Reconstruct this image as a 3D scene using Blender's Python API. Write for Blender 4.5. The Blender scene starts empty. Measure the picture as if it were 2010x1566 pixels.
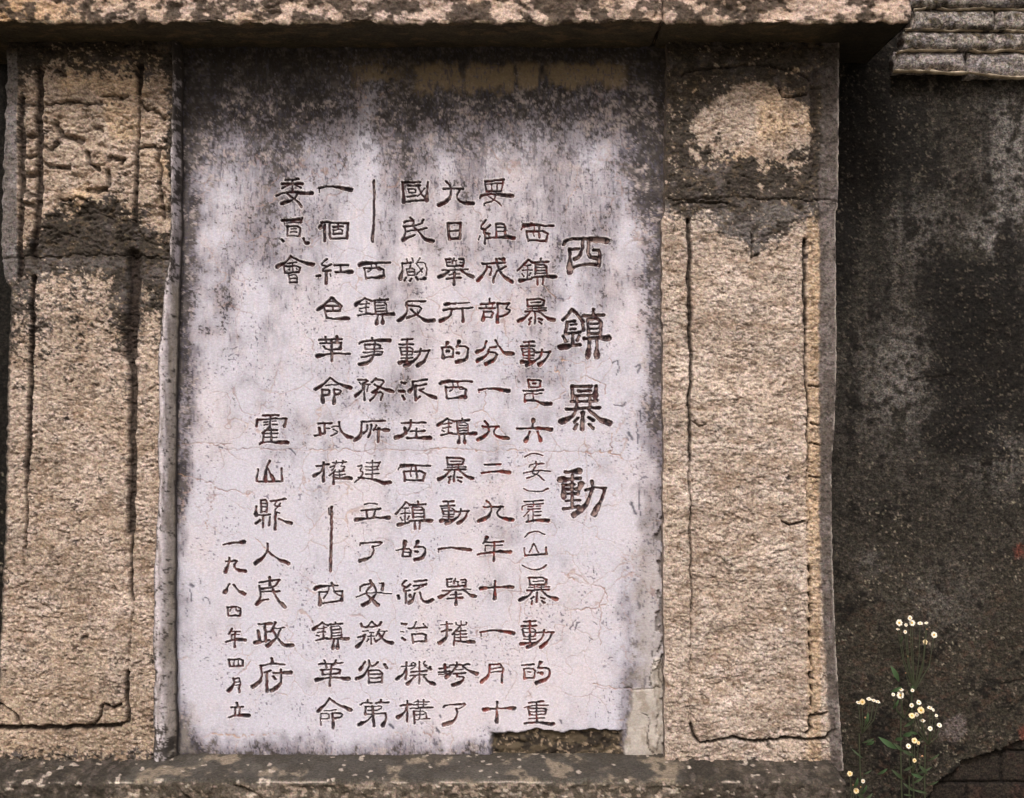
import bpy, math, random
import numpy as np
rnd = random.Random(11)
C = bpy.context.scene
R = math.radians
# ---------------------------------------------------------------- camera, sky, sun, exposure
DIST = 2.6                                   # camera to the face of the inscribed slab (y = 0), metres
cam = bpy.data.cameras.new('camera'); co = bpy.data.objects.new('camera', cam); C.collection.objects.link(co)
co.location = (0, -DIST, 0); co.rotation_euler = (R(90), 0, 0)
cam.sensor_width = 36; cam.lens = 36 * DIST / 2.010; cam.clip_start = .01; cam.clip_end = 500
C.camera = co
SUN_EL, SUN_AZ = 45, -9                     # azimuth from straight behind the camera, minus = from the left
w = bpy.data.worlds.new('World'); C.world = w; w.use_nodes = True
nt = w.node_tree; bg = nt.nodes['Background']
sky = nt.nodes.new('ShaderNodeTexSky'); sky.sky_type = 'NISHITA'; sky.sun_disc = False
sky.sun_elevation = R(SUN_EL); sky.sun_rotation = R(180 + SUN_AZ * -1)
sky.air_density = 1.0; sky.dust_density = 6.0; sky.ozone_density = .6
nt.links.new(sky.outputs[0], bg.inputs[0]); bg.inputs[1].default_value = .125
sl = bpy.data.lights.new('sun', 'SUN'); sl.energy = 2.0; sl.angle = R(12); sl.color = (1.0, .965, .955)
so = bpy.data.objects.new('sun', sl); C.collection.objects.link(so)
so.location = (-1, -3, 4); so.rotation_euler = (R(90 - SUN_EL), 0, R(SUN_AZ))
C.view_settings.view_transform = 'Standard'; C.view_settings.look = 'None'
C.view_settings.exposure = 0.17; C.view_settings.gamma = 1; C.view_settings.use_curve_mapping = False
# ---------------------------------------------------------------- lettering, traced stroke by stroke
# each glyph: (origin of the tracing sheet in mm, strokes); a stroke is "x y x y ...", prefix h = heavier tail, f = fine, k = thick
SHEET = {'A1': (930, 340), 'A2': (930, 570), 'A3': (930, 800), 'A4': (930, 1030), 'A5': (930, 1200),
         'B1': (690, 340), 'B2': (690, 570), 'B3': (690, 800), 'B4': (690, 1030), 'B5': (690, 1200),
         'C1': (430, 340), 'C2': (430, 570), 'C3': (430, 800), 'C4': (430, 1030), 'C5': (430, 1200)}
TITLE = [
 ('A1', 'xi', 'h1060 840 1070 790 1200 768 1400 778 1570 795;1285 800 1278 900 1250 980 1185 1015;1350 800 1345 990 1450 1000;h1130 900 1130 1160;1140 900 1230 892;1410 905 1490 912 1475 1080;1130 1145 1200 1092 1350 1072 1470 1080'),
 ('A2', 'zhen', '1158 225 1110 290 1050 350;1165 230 1225 290 1290 370;1100 370 1190 362;1100 370 1085 510;f1140 410 1205 402;f1140 460 1200 455;1100 515 1250 492;1165 510 1165 640;1055 545 1085 600;1240 540 1220 590;h1255 640 1140 655 1025 672;1410 225 1412 280;1290 302 1530 292;1345 335 1350 520;1345 335 1505 335 1490 520;f1375 395 1470 390;f1375 450 1465 450;1360 512 1480 508;1285 400 1292 470;h1300 568 1450 562 1590 562;h1365 580 1345 775;h1450 580 1450 780'),
 ('A2', 'bao', '1155 1130 1165 1270;1155 1130 1380 1130;h1440 1130 1430 1250;1235 1188 1375 1182;1170 1245 1430 1236;1212 1260 1210 1385;1370 1260 1370 1390;1150 1312 1450 1302;1090 1400 1480 1382;h1215 1400 1150 1500 1030 1545;h1350 1400 1470 1515 1600 1562;k1285 1440 1280 1630;1225 1505 1188 1552;1218 1578 1190 1632;1355 1498 1410 1530;1365 1580 1402 1625'),
 ('A3', 'dong', 'h1085 762 1245 750;h1255 838 1020 852;1160 800 1160 1180;h1050 910 1065 1050;1060 915 1180 905;h1220 1020 1265 905;1080 965 1220 962;1080 1020 1230 1018;f1085 1100 1255 1095;1060 1195 1240 1170;h1390 870 1398 960 1340 1130 1270 1210 1180 1265;1320 970 1400 955;f1420 940 1555 952;h1545 960 1530 1040 1415 1260'),
]
TEXT = {
 'yao': ('A1', '130 98 355 78;130 120 148 215;345 100 325 212;f135 125 340 120;f210 125 212 205;f275 125 275 205;150 215 325 210;h78 290 90 255 260 240 400 266 455 268;f270 230 235 335 130 350 118 378;f170 265 240 315 290 340 322 380'),
 'zu': ('A1', '140 555 68 642 140 670;195 610 100 700 182 712;135 700 135 830;f72 745 58 785;f175 730 185 755;h150 765 370 748 475 762;265 600 265 740;265 600 375 595 370 735;f280 640 360 636;f280 688 360 684'),
 'xi': ('A1', 'f558 668 570 635 600 618;h940 622 850 620 700 606 590 622;f710 612 712 690;765 620 775 760;620 690 640 800;620 688 880 682 855 800;640 792 850 796;f700 700 712 740'),
 'cheng': ('A1', '100 1066 240 1060 365 1052;h150 1080 150 1130 110 1190 45 1262;165 1108 212 1112 192 1195;h262 1012 285 1110 350 1220 450 1280;h300 1006 350 1018;375 1100 285 1145 245 1200 230 1280'),
 'zhen': ('A1', '640 1015 590 1080 515 1145;640 1018 690 1052;f590 1088 672 1080;f575 1145 690 1136;f630 1085 632 1250;f572 1185 590 1215;f672 1170 655 1205;h680 1245 545 1268;790 1010 790 1045;700 1052 880 1042;725 1080 725 1190;725 1076 860 1072 860 1190;f740 1110 850 1106;f740 1145 850 1141;f740 1182 850 1178;h690 1226 830 1218 960 1218;750 1230 755 1310;820 1230 815 1310'),
 'bu': ('A2', '185 105 190 145;85 166 245 148;f140 165 150 200;f225 160 215 200;65 215 250 206;h120 250 110 350;120 255 235 246 215 315;f125 322 215 320;280 156 415 156;h285 155 280 375;410 162 380 212;380 214 440 236 360 302 310 312'),
 'bao': ('A2', '625 106 636 185;625 106 835 102 820 180;f670 145 790 141;640 187 800 182;f690 190 690 250;f765 190 765 240;f630 216 855 210;605 248 850 240;h665 250 620 315 530 362;h770 250 850 325 940 352;720 270 720 390;675 325 650 345;665 365 650 400;760 330 805 346;770 370 800 392'),
 'fen': ('A2', 'h150 600 125 690 35 732;h255 590 300 670 360 745 460 745;190 676 262 666;h175 700 165 760 45 830;h165 730 285 736 250 820 140 866'),
 'dong': ('A2', '590 612 710 604;555 660 715 656;650 605 650 830;570 692 588 770;f575 690 715 686 708 770;f585 730 700 726;f590 770 700 766;f585 800 705 796;h720 828 560 848;h800 700 790 780 700 850 625 882;730 732 900 722;h895 725 850 820 770 880'),
 'yi': ('A2', 'f60 1205 62 1175;h60 1172 180 1155 300 1168 415 1182'),
 'shi': ('A2', '640 1056 650 1140;640 1056 790 1051 785 1135;700 1096 728 1096;f650 1141 790 1140;585 1186 820 1176;f700 1185 700 1285;f720 1222 800 1216;f600 1230 690 1210;605 1230 600 1312;h605 1300 700 1292 820 1338 905 1338'),
 'jiu': ('A3', 'h130 162 182 210 172 300 120 350 50 376;100 226 295 225;h270 235 228 300 280 348 400 362'),
 'liu': ('A3', 'h690 225 700 148;h510 252 700 240 910 260;h660 285 612 392;h750 280 785 388'),
 'er': ('A3', '130 676 310 666;h90 776 250 752 420 766'),
 'open_bracket': ('A3', 'f600 582 640 555 700 538 760 542 815 566'),
 'an_small': ('A3', 'f735 640 737 665;f650 705 670 668 825 664;f585 770 740 738 900 754;f740 680 680 772 770 800 825 860;f778 740 735 795 625 832'),
 'close_bracket': ('A3', 'f598 960 660 985 740 996 820 985 875 952'),
 'huo_small': ('A3', 'f595 1106 815 1096;f570 1208 578 1148 815 1132;f700 1105 702 1165;f640 1168 690 1166;f735 1162 790 1160;f640 1200 780 1195;f700 1190 702 1340;f655 1220 590 1285;f640 1270 640 1350;f720 1232 790 1226;f720 1276 790 1270;h625 1352 735 1322 880 1338'),
 'shan_small': ('A4', 'f592 275 605 362;605 366 740 355 860 352;850 270 858 350;f705 225 655 330;f705 225 762 330'),
 'nian': ('A4', 'h115 220 155 150;135 212 345 197;f145 252 335 242;f142 250 135 310;240 200 240 430;h45 352 240 318 430 322'),
 'shi_ten': ('A4', 'h252 670 245 872;h250 738 85 752;h255 738 360 735 450 735'),
 'yue': ('A5', 'h190 640 182 760 90 835;190 632 350 622 330 845;f200 682 330 668;f200 722 320 712'),
 'de_small': ('A5', '570 638 710 624;590 682 600 800;590 682 730 676 710 790;f635 722 668 720;610 792 700 788;h760 670 792 602;h765 672 880 672 902 720 880 790 740 846;h760 725 805 738'),
 'zhong': ('A5', '650 1082 820 1062;f600 1136 740 1105 880 1108;740 1080 740 1310;640 1142 662 1222;640 1146 860 1142 840 1212;f660 1186 840 1181;f660 1226 830 1216;f650 1268 830 1256;h600 1322 740 1306 930 1330'),
 'dash': ('B1', 'k265 88 268 450 246 802'),
 'guo': ('B1', 'h600 105 608 200 616 338;600 112 810 102;h895 102 882 320;616 336 750 325 880 316;670 147 810 142;f665 186 672 230;f665 186 752 181 750 225;f675 228 750 226;655 277 752 266;790 150 815 235 868 300;f860 180 780 272'),
 'ri': ('B1', 'k1138 592 1150 770;1130 590 1285 586;k1278 590 1278 770;1160 682 1260 676;k1148 774 1280 770'),
 'min_old': ('B1', '618 582 660 560 730 560;850 548 820 610 610 628;695 525 740 565 720 612;620 630 642 700 602 790;660 682 760 670 885 650;h740 730 605 782;h740 640 800 700 870 780 955 802'),
 'dang': ('B1', 'f650 1012 662 1050;f715 1000 722 1045;f805 1000 770 1050;h598 1060 602 1130 572 1245;600 1066 700 1052;f770 1050 870 1052 885 1130 875 1205;f650 1130 660 1200;f650 1130 742 1122 740 1192;f660 1165 740 1160;f660 1202 742 1198;f760 1062 830 1165;f835 1120 765 1195;f700 1060 690 1120;642 1230 620 1262;705 1240 690 1266;755 1220 775 1258;h812 1250 860 1242'),
 'xi_round': ('B1', 'h455 1058 300 1056 130 1062 95 1082;f228 1062 240 1130 195 1160;f290 1062 300 1142 350 1140;150 1120 170 1236;155 1118 385 1112 375 1226;h170 1236 375 1222'),
 'ju': ('B1', '1110 1012 1122 1092;1110 1016 1165 1010;f1125 1052 1165 1046;f1205 996 1188 1062;f1190 1030 1240 1030;f1225 1035 1235 1085;1270 1012 1332 1010 1312 1100;f1280 1052 1320 1050;1125 1096 1310 1092;f1065 1146 1370 1132;h1150 1150 1110 1190 1030 1222;h1290 1140 1360 1195 1425 1218;f1150 1196 1270 1186;1120 1242 1290 1232;k1210 1170 1210 1310'),
 'fan': ('B2', '670 132 870 126;h650 150 662 250 620 310 560 356;645 182 845 186 770 290 650 328;h700 226 800 310 880 365 965 354'),
 'xing': ('B2', 'h1230 152 1100 165;1080 232 1235 212;h1180 222 1160 310 1045 362;f1255 156 1390 148;1240 216 1420 206;k1310 218 1312 370'),
 'shi_affair': ('B2', '240 560 246 592;h90 632 110 604 290 586 445 592;f155 642 162 692;155 642 340 632 335 682;f165 695 360 682;f140 735 370 712 355 752;120 786 350 752;h275 600 265 770 200 855 95 872'),
 'de': ('B2', 'h1112 660 1126 622;h1065 672 1082 790;1065 672 1202 666 1195 782;1085 792 1200 782;k1122 716 1146 716;h1240 665 1266 602;h1240 660 1370 660 1372 760 1340 828 1235 842;k1246 738 1262 742'),
 'wu': ('B2', '75 1056 205 1050 135 1108;f90 1080 112 1114 212 1110;150 1130 150 1292;h135 1130 128 1180 48 1242;f195 1120 185 1190;235 1082 285 1040;282 1052 395 1062 330 1150 240 1200;h270 1110 400 1168 480 1192;250 1210 380 1192 345 1292;300 1196 280 1240 215 1296'),
 'pai': ('B2', 'k592 1085 632 1095;k562 1182 620 1192;k605 1240 618 1280;720 1076 885 1052;h720 1080 725 1150 680 1192;750 1130 882 1104;k752 1128 755 1290;755 1290 805 1255;800 1172 850 1160;h805 1178 900 1235 985 1264'),
 'suo': ('B3', '112 172 250 160 390 162;h115 172 120 270 100 345 38 382;185 205 185 270 140 305;230 205 225 290 200 350;292 210 260 270;h270 262 430 268;k320 250 310 402'),
 'zai': ('B3', '590 184 870 180;h700 150 690 240 600 335 525 356;k628 245 642 305;690 282 862 277;765 250 765 350;h655 362 925 356'),
 'jian': ('B3', 'f180 652 330 650;f335 640 295 730;f245 620 245 830;f170 700 320 692;f170 738 310 732;f165 786 320 780;f80 692 140 682 92 750 140 765 100 832 35 880;h80 832 200 832 300 860 380 895 450 880'),
 'li': ('B3', 'f150 1145 220 1130 300 1142;115 1214 340 1196;170 1210 185 1300;290 1202 256 1300;h250 1300 50 1322;h255 1300 440 1298'),
 'le': ('B4', '100 238 112 216 350 208;f360 212 310 250 245 266;h255 262 268 315 215 395 100 426'),
 'de_wide': ('B4', 'f530 302 600 288;600 288 705 282 690 380;h600 375 612 280 632 202;610 378 695 376;f615 326 690 326;h745 270 782 202;h745 266 870 262 862 350 820 402 745 416;k752 316 772 320'),
 'an': ('B4', 'k222 658 236 688;100 782 112 712 240 690;f330 690 370 690;k368 692 362 770;h240 700 160 812 240 880 312 950;h250 700 300 790 240 895 130 948;f60 852 190 802 300 800 468 816'),
 'tong': ('B4', '640 660 585 716 645 742;690 702 595 780 685 776;640 790 640 925;k548 840 554 872;k690 832 698 850;740 668 880 656;730 718 880 708;f800 720 760 765;f850 730 740 772;h745 810 730 880 680 922;h808 800 830 890 890 920 955 886'),
 'hui': ('B4', '110 1170 122 1216 330 1198 348 1150;240 1140 185 1202;240 1140 302 1196;f130 1262 195 1252;75 1332 160 1304;h158 1305 140 1370 68 1442;f205 1268 262 1272;f232 1275 235 1408;f180 1385 200 1350;f270 1340 282 1380;f200 1320 262 1315;f332 1230 290 1312;f310 1262 420 1252;390 1262 350 1340 290 1380;h320 1290 385 1368 480 1398'),
 'zhi': ('B4', 'k592 1165 640 1172;f580 1262 615 1266;k602 1335 626 1358;f762 1145 730 1216 670 1226;680 1226 885 1212;f850 1170 886 1216;715 1296 730 1396;715 1290 880 1286 875 1370;730 1382 870 1372'),
 'cui': ('B4', 'f1050 1182 1190 1170;h1122 1150 1130 1300 1100 1356 1030 1396;1060 1262 1170 1242;f1230 1150 1236 1190 1352 1186 1352 1150;f1290 1140 1290 1186;1275 1200 1190 1292;1215 1270 1205 1420;f1285 1220 1280 1370;1240 1262 1340 1252;f1230 1300 1350 1292;f1225 1334 1355 1327;h1220 1376 1435 1384'),
 'sheng': ('B5', 'h160 600 102 690;210 580 212 648 265 648 312 602;h215 640 150 760 60 796;k392 628 412 670;200 700 205 850;215 700 360 696 355 842;225 745 340 741;225 790 340 786;215 842 350 834'),
 'ji': ('B5', '645 600 640 800;f590 652 720 642;h640 680 600 750 535 796;f730 600 698 628 742 642;f745 610 765 645 700 682;f868 590 840 622 882 642;f855 645 905 682;f800 590 800 860;700 716 890 706;f690 762 890 748;h750 770 660 856;h850 770 905 835 975 856;k925 665 934 680'),
 'kua': ('B5', '1035 676 1150 662;k1100 630 1100 720;1030 722 1155 712;f1030 748 1140 738;1165 636 1390 631;1240 600 1242 650;h1230 650 1190 715 1112 780;h1310 650 1390 712 1475 742;f1220 690 1320 685;1200 737 1340 728;h1240 740 1242 775 1330 770 1310 832 1195 872'),
 'di': ('B5', '110 1102 140 1078 240 1082;190 1045 192 1080;290 1082 435 1072;350 1045 340 1080;f170 1130 360 1112 340 1162 190 1172;165 1130 160 1220;f170 1215 400 1200;h395 1202 410 1262 368 1350;k250 1120 264 1352;h240 1235 190 1292 85 1342'),
 'gou': ('B5', '660 1055 655 1300;575 1112 700 1096;h650 1140 610 1210 542 1250;f740 1068 910 1068;f780 1045 790 1142;f850 1040 850 1130;f720 1100 880 1098;700 1146 955 1132;735 1180 745 1320;f735 1180 870 1172 892 1272;f760 1222 860 1212;f745 1277 920 1268;f805 1145 802 1270'),
 'wei': ('C1', '780 78 935 68;k745 126 982 122;860 78 866 212;840 132 740 178;890 132 960 172;h675 268 720 236 870 216 990 238 1090 238;800 232 850 282 930 335 968 400;h920 242 885 305 738 358'),
 'yuan': ('C1', 'k745 556 940 546;978 525 962 580;f810 580 970 580;f760 560 772 600;800 622 806 736;800 622 960 622 950 736;f810 738 950 736;f845 656 910 656;f840 692 915 692;k740 782 752 800;h995 770 1008 816 1045 826'),
 'hui_meeting': ('C1', 'h845 972 790 1050 685 1100;h850 980 950 1040 1100 1076;f800 1062 910 1052;760 1096 780 1170;760 1096 960 1092 940 1166;790 1172 940 1166;f865 1062 865 1165;f815 1130 826 1137;f908 1125 916 1136;f815 1192 830 1290;f820 1200 920 1192 915 1282;f830 1246 915 1241;830 1291 915 1286'),
 'ge': ('C1', 'h1215 578 1188 640;1200 580 1280 576;k1245 610 1240 800;1300 576 1306 766;1300 582 1522 590;k1518 592 1510 765;1310 771 1510 766;1345 631 1460 626;1400 602 1400 660;f1345 666 1350 715;f1345 666 1452 661 1446 710;1350 716 1445 713'),
 'hong': ('C1', '1270 1010 1190 1076 1272 1102;1320 1072 1195 1150 1312 1152;k1264 1162 1260 1300;k1152 1211 1188 1205;f1306 1190 1312 1215;1360 1082 1520 1081;1435 1086 1430 1150;h1370 1162 1560 1164'),
 'se': ('C2', 'h1325 82 1260 160 1165 225;k1335 92 1440 190;1290 128 1370 126;1240 200 1262 320;1250 182 1440 182 1420 240;k1265 246 1420 241;1340 186 1340 240;h1262 320 1330 336 1520 330'),
 'ge_leather': ('C2', '1250 545 1262 610;k1390 545 1385 610;1180 586 1440 572;1195 626 1440 616;1230 660 1262 702 1420 690;k1432 620 1428 690;k1325 590 1325 830;h1340 742 1155 776;1340 742 1540 746'),
 'ming': ('C2', 'h1310 1030 1230 1110 1138 1164;h1320 1040 1420 1108 1545 1148;f1250 1122 1400 1108;h1215 1170 1220 1310;1215 1172 1300 1171 1295 1230;1230 1236 1295 1231;h1355 1170 1355 1330;1355 1167 1437 1182 1420 1220 1360 1231'),
 'zheng': ('C3', '1165 190 1325 186;1240 190 1240 310;k1180 240 1190 320;f1250 247 1300 245;1125 331 1245 307;f1330 232 1420 217;h1410 172 1430 270 1500 345 1558 356;f1350 262 1410 292 1320 336'),
 'quan': ('C3', '1150 692 1290 672;k1230 650 1225 870;h1220 720 1190 768 1118 806;f1340 652 1500 642;f1380 630 1370 672;f1460 630 1450 662;f1310 702 1370 682 1330 742;f1440 692 1492 692 1460 742;f1370 740 1300 802;1350 770 1345 905;f1420 740 1420 830;f1370 762 1470 752;f1370 797 1480 792;h1360 836 1550 834'),
 'huo': ('C3', '520 92 700 91;k440 222 450 146;450 146 600 132 790 131;k790 132 770 220;600 95 600 240;f530 172 570 167;f622 162 670 161;f530 206 570 201;f630 202 690 201;600 230 510 302;530 290 515 402;610 260 620 410;540 270 680 266;f540 311 690 303;f540 352 680 351;h475 432 500 406 800 412'),
 'shan': ('C3', '460 728 440 872;460 878 600 872 730 872;735 718 742 868;h600 625 550 720 545 870;h570 710 640 850'),
 'xian': ('C3', '490 1090 496 1230;490 1090 566 1082 560 1230;f500 1131 555 1130;f500 1171 555 1170;f500 1226 560 1225;h440 1170 436 1270;436 1272 600 1262;520 1270 515 1410;k435 1366 480 1332;600 1290 585 1390;610 1102 780 1082;f680 1096 640 1160 722 1162;f722 1132 640 1230 712 1242;k665 1250 660 1440;h710 1312 780 1350 845 1362'),
 'dash_long': ('C4', 'k1326 -208 1320 200 1311 540;f1295 -190 1300 -120'),
 'yi_date': ('C4', '50 236 150 216;h150 216 290 206'),
 'jiu_date': ('C4', 'h120 390 122 450 70 556;80 432 205 431;h205 431 172 482 210 538 305 548'),
 'ba': ('C4', 'h120 705 65 802;h175 715 230 785 300 816'),
 'si': ('C4', '100 972 110 1076;100 972 255 967 246 1070;110 1077 245 1071;f150 982 130 1022;f195 982 202 1022 240 1016'),
 'nian_date': ('C4', '150 1225 122 1290;f140 1262 245 1256;f150 1302 150 1350;f150 1302 230 1292;h85 1382 190 1352 310 1362;185 1262 185 1445'),
 'ren': ('C4', 'h568 225 572 310 520 390 425 456;h580 320 680 400 815 458'),
 'min': ('C4', 'k590 625 600 715;475 682 600 662 715 651;715 651 650 740 480 762;470 720 490 830;h490 850 442 940;500 792 710 787;h580 886 500 892 448 940;h630 760 675 870 775 970'),
 'zheng_wide': ('C4', 'h470 1172 610 1166;k540 1170 546 1375;k460 1255 482 1375;550 1267 610 1262;h590 1362 425 1396;k660 1150 630 1240;f645 1222 770 1216;h720 1240 680 1340 565 1430;h630 1250 700 1360 770 1430 865 1418'),
 'xi_open': ('C4', 'h1400 718 1330 716 1150 736 1130 762;k1330 690 1338 722;f1290 730 1290 790 1232 870;f1340 730 1372 820 1440 840;h1180 800 1190 940;1190 800 1270 792;1360 787 1450 786;h1450 787 1445 892;1200 930 1440 896'),
 'zhen_low': ('C5', 'h1215 130 1115 212;1220 140 1285 166;f1160 207 1260 192;f1230 170 1226 320;f1150 282 1180 292;f1160 252 1250 242;1145 342 1265 316;f1370 130 1376 150;1310 161 1455 147;1320 186 1325 310;f1320 186 1440 177 1440 300;f1340 221 1420 216;f1340 256 1420 251;f1335 291 1430 286;h1270 326 1515 324;h1350 335 1340 435;h1400 335 1400 435'),
 'ge_low': ('C5', '1240 580 1262 660;1370 580 1350 632;1180 626 1450 612;1200 691 1430 682 1420 740;1215 692 1221 750;1220 747 1420 737;1325 630 1302 882;h1330 782 1140 812;h1330 782 1525 798'),
 'ming_low': ('C5', 'h1300 1030 1240 1110 1165 1180;h1310 1040 1430 1118 1550 1162;f1240 1176 1380 1162;f1195 1212 1200 1345;f1195 1212 1295 1206 1290 1260;f1205 1271 1290 1261;k1335 1206 1345 1375;1340 1207 1450 1202 1440 1256 1350 1266'),
 'fu': ('C5', 'k620 560 626 602;500 642 620 617 765 632;h490 642 510 750 480 836 395 890;540 722 605 702;k562 730 565 945;h640 727 845 724;h725 690 735 830 690 898 618 932;k640 770 664 800'),
 'si_upright': ('C5', '115 572 130 650;115 572 285 562 275 646;130 652 275 647;f175 576 176 645;f230 571 226 645'),
 'yue_date': ('C5', 'h170 792 176 860 112 940;175 797 250 792 235 960;f180 837 240 832;f180 872 240 867'),
 'li_date': ('C5', 'k210 1085 216 1115;145 1137 280 1127;185 1137 190 1230;240 1132 235 1226;h115 1252 200 1226 345 1230'),
}
# glyphs carved a second or third time: (glyph, sheet, x0, y0, x1, y1)
AGAIN = [('open_bracket','A4',600,75,835,145),('close_bracket','A4',575,468,858,535),('bao','A4',550,625,975,930),('dong','A5',560,112,935,425),
 ('jiu','A3',60,1098,462,1338),('yi','A5',85,222,470,292),('shi_ten','A5',112,1068,482,1302),
 ('jiu','B1',1022,98,1432,378),('zhen_low','B3',1022,128,1452,414),('xi_round','B2',1052,1072,1420,1274),('bao','B3',1030,592,1428,884),
 ('dong','B3',1050,1106,1388,1370),('yi','B4',1026,268,1394,325),('ju','B4',1036,632,1458,938),('le','B5',1086,1098,1344,1334),
 ('dong','B2',556,578,918,890),('xi','B3',552,676,930,864),('zhen','B3',526,1106,944,1430),('zhen_low','B2',46,88,494,390),('yi','C1',1178,152,1548,232)]
# ---------------------------------------------------------------- numbers: colour, noise
def S(r, g, b):
    c = np.array([r, g, b], float) / 255
    return np.where(c < .04045, c / 12.92, ((c + .055) / 1.055) ** 2.4)
def st(a, b, x):
    t = np.clip((x - a) / (b - a), 0, 1); return t * t * (3 - 2 * t)
def mix(a, b, m): return a + (b - a) * m[..., None]
_tab = {}
def vn(x, y, seed):
    if seed not in _tab: _tab[seed] = np.random.RandomState(seed).rand(256, 256)
    T = _tab[seed]
    xi = np.floor(x).astype(int); yi = np.floor(y).astype(int)
    fx = x - xi; fy = y - yi; fx = fx * fx * (3 - 2 * fx); fy = fy * fy * (3 - 2 * fy)
    a = T[yi & 255, xi & 255]; b = T[yi & 255, (xi + 1) & 255]; c = T[(yi + 1) & 255, xi & 255]; d = T[(yi + 1) & 255, (xi + 1) & 255]
    return (a + (b - a) * fx) * (1 - fy) + (c + (d - c) * fx) * fy
def fbm(x, y, seed, o=4, g=.5):              # about 0..1, mean .5
    s = 0; a = 1; t = 0
    for k in range(o):
        ca, sa = math.cos(k * .9), math.sin(k * .9)
        s = s + a * vn((x * ca - y * sa) * 2 ** k + 17 * k, (x * sa + y * ca) * 2 ** k + 31 * k, seed + k); t += a; a *= g
    return np.clip((s / t - .5) * 1.5 + .5, 0, 1)
def cells(x, y, seed):                       # distance to the nearest cell wall of a jittered grid
    if ('c', seed) not in _tab: _tab['c', seed] = np.random.RandomState(seed).rand(64, 64, 2)
    T = _tab['c', seed]; xi = np.floor(x).astype(int); yi = np.floor(y).astype(int)
    d1 = np.full(x.shape, 9.); d2 = np.full(x.shape, 9.)
    for j in (-1, 0, 1):
        for i in (-1, 0, 1):
            p = T[(yi + j) & 63, (xi + i) & 63]
            d = np.hypot(xi + i + p[..., 0] - x, yi + j + p[..., 1] - y)
            d2 = np.minimum(d2, np.maximum(d, d1)); d1 = np.minimum(d1, d)
    return d2 - d1
def seg(px, py, pts, w=None):                # distance to a polyline (and the parameter along it)
    best = np.full(px.shape, 1e9); par = np.zeros(px.shape)
    L = [0]
    for (a, b), (c, d) in zip(pts[:-1], pts[1:]): L.append(L[-1] + math.hypot(c - a, d - b))
    for k, ((a, b), (c, d)) in enumerate(zip(pts[:-1], pts[1:])):
        l2 = (c - a) ** 2 + (d - b) ** 2 + 1e-9
        t = np.clip(((px - a) * (c - a) + (py - b) * (d - b)) / l2, 0, 1)
        q = np.hypot(px - a - t * (c - a), py - b - t * (d - b))
        m = q < best; best = np.where(m, q, best); par = np.where(m, (L[k] + t * (L[k + 1] - L[k])) / L[-1], par)
    return best, par
def gap(px, py, pts, width, wob=2.0, seed=5):  # 1 inside a groove of that width with a wandering edge
    d, _ = seg(px + (fbm(px / 26, py / 26, seed, 3) - .5) * wob * 2.4, py + (fbm(px / 14, py / 14, seed + 9, 3) - .5) * wob * 3, pts)
    return st(width * .85, width * .22, d)

# ---------------------------------------------------------------- objects
def at(px, py, y=0.0):                       # the point of the place that the photograph shows at px, py when it lies y metres behind the slab face
    f = (DIST + y) / DIST / 1000
    return (px - 1005) * f, (783 - py) * f
def link(o, parent=None):
    C.collection.objects.link(o)
    if parent: o.parent = parent
    return o
def tag(o, label=None, cat=None, group=None, kind=None):
    for k, v in (('label', label), ('category', cat), ('group', group), ('kind', kind)):
        if v: o[k] = v
    return o
def empty(name, loc, label, cat, group=None):
    o = bpy.data.objects.new(name, None); o.location = loc; o.empty_display_size = .05
    return tag(link(o), label, cat, group)
def mesh(name, V, F, mat, col=None, parent=None, smooth=True):
    """V in place coordinates; the object's origin goes to the middle of its foot"""
    V = np.asarray(V, np.float64); F = np.asarray(F, np.int64)
    o3 = np.array([(V[:, 0].min() + V[:, 0].max()) / 2, (V[:, 1].min() + V[:, 1].max()) / 2, V[:, 2].min()])
    me = bpy.data.meshes.new(name); n = F.shape[1]
    me.vertices.add(len(V)); me.vertices.foreach_set('co', (V - o3).astype(np.float32).ravel())
    me.loops.add(F.size); me.loops.foreach_set('vertex_index', F.astype(np.int32).ravel())
    me.polygons.add(len(F)); me.polygons.foreach_set('loop_start', (np.arange(len(F)) * n).astype(np.int32))
    me.polygons.foreach_set('use_smooth', np.full(len(F), smooth))
    me.update(calc_edges=True)
    if col is not None:
        at_ = me.color_attributes.new('Col', 'FLOAT_COLOR', 'POINT')
        at_.data.foreach_set('color', np.concatenate([col, np.ones((len(V), 1))], 1).astype(np.float32).ravel())
    me.materials.append(mat)
    o = bpy.data.objects.new(name, me)
    link(o, parent); o.location = o3 - (np.array(parent_world(parent)) if parent else 0)
    return o
def parent_world(p):
    v = np.zeros(3)
    while p is not None: v = v + np.array(p.location); p = p.parent
    return v
def gridfaces(nr, nc):
    i = np.arange(nr * nc).reshape(nr, nc)
    return np.stack([i[:-1, :-1], i[1:, :-1], i[1:, 1:], i[:-1, 1:]], -1)      # faces -Y when rows go down, columns right
def compact(V, col, F):
    u, inv = np.unique(F, return_inverse=True); return V[u], col[u], inv.reshape(F.shape)
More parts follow.
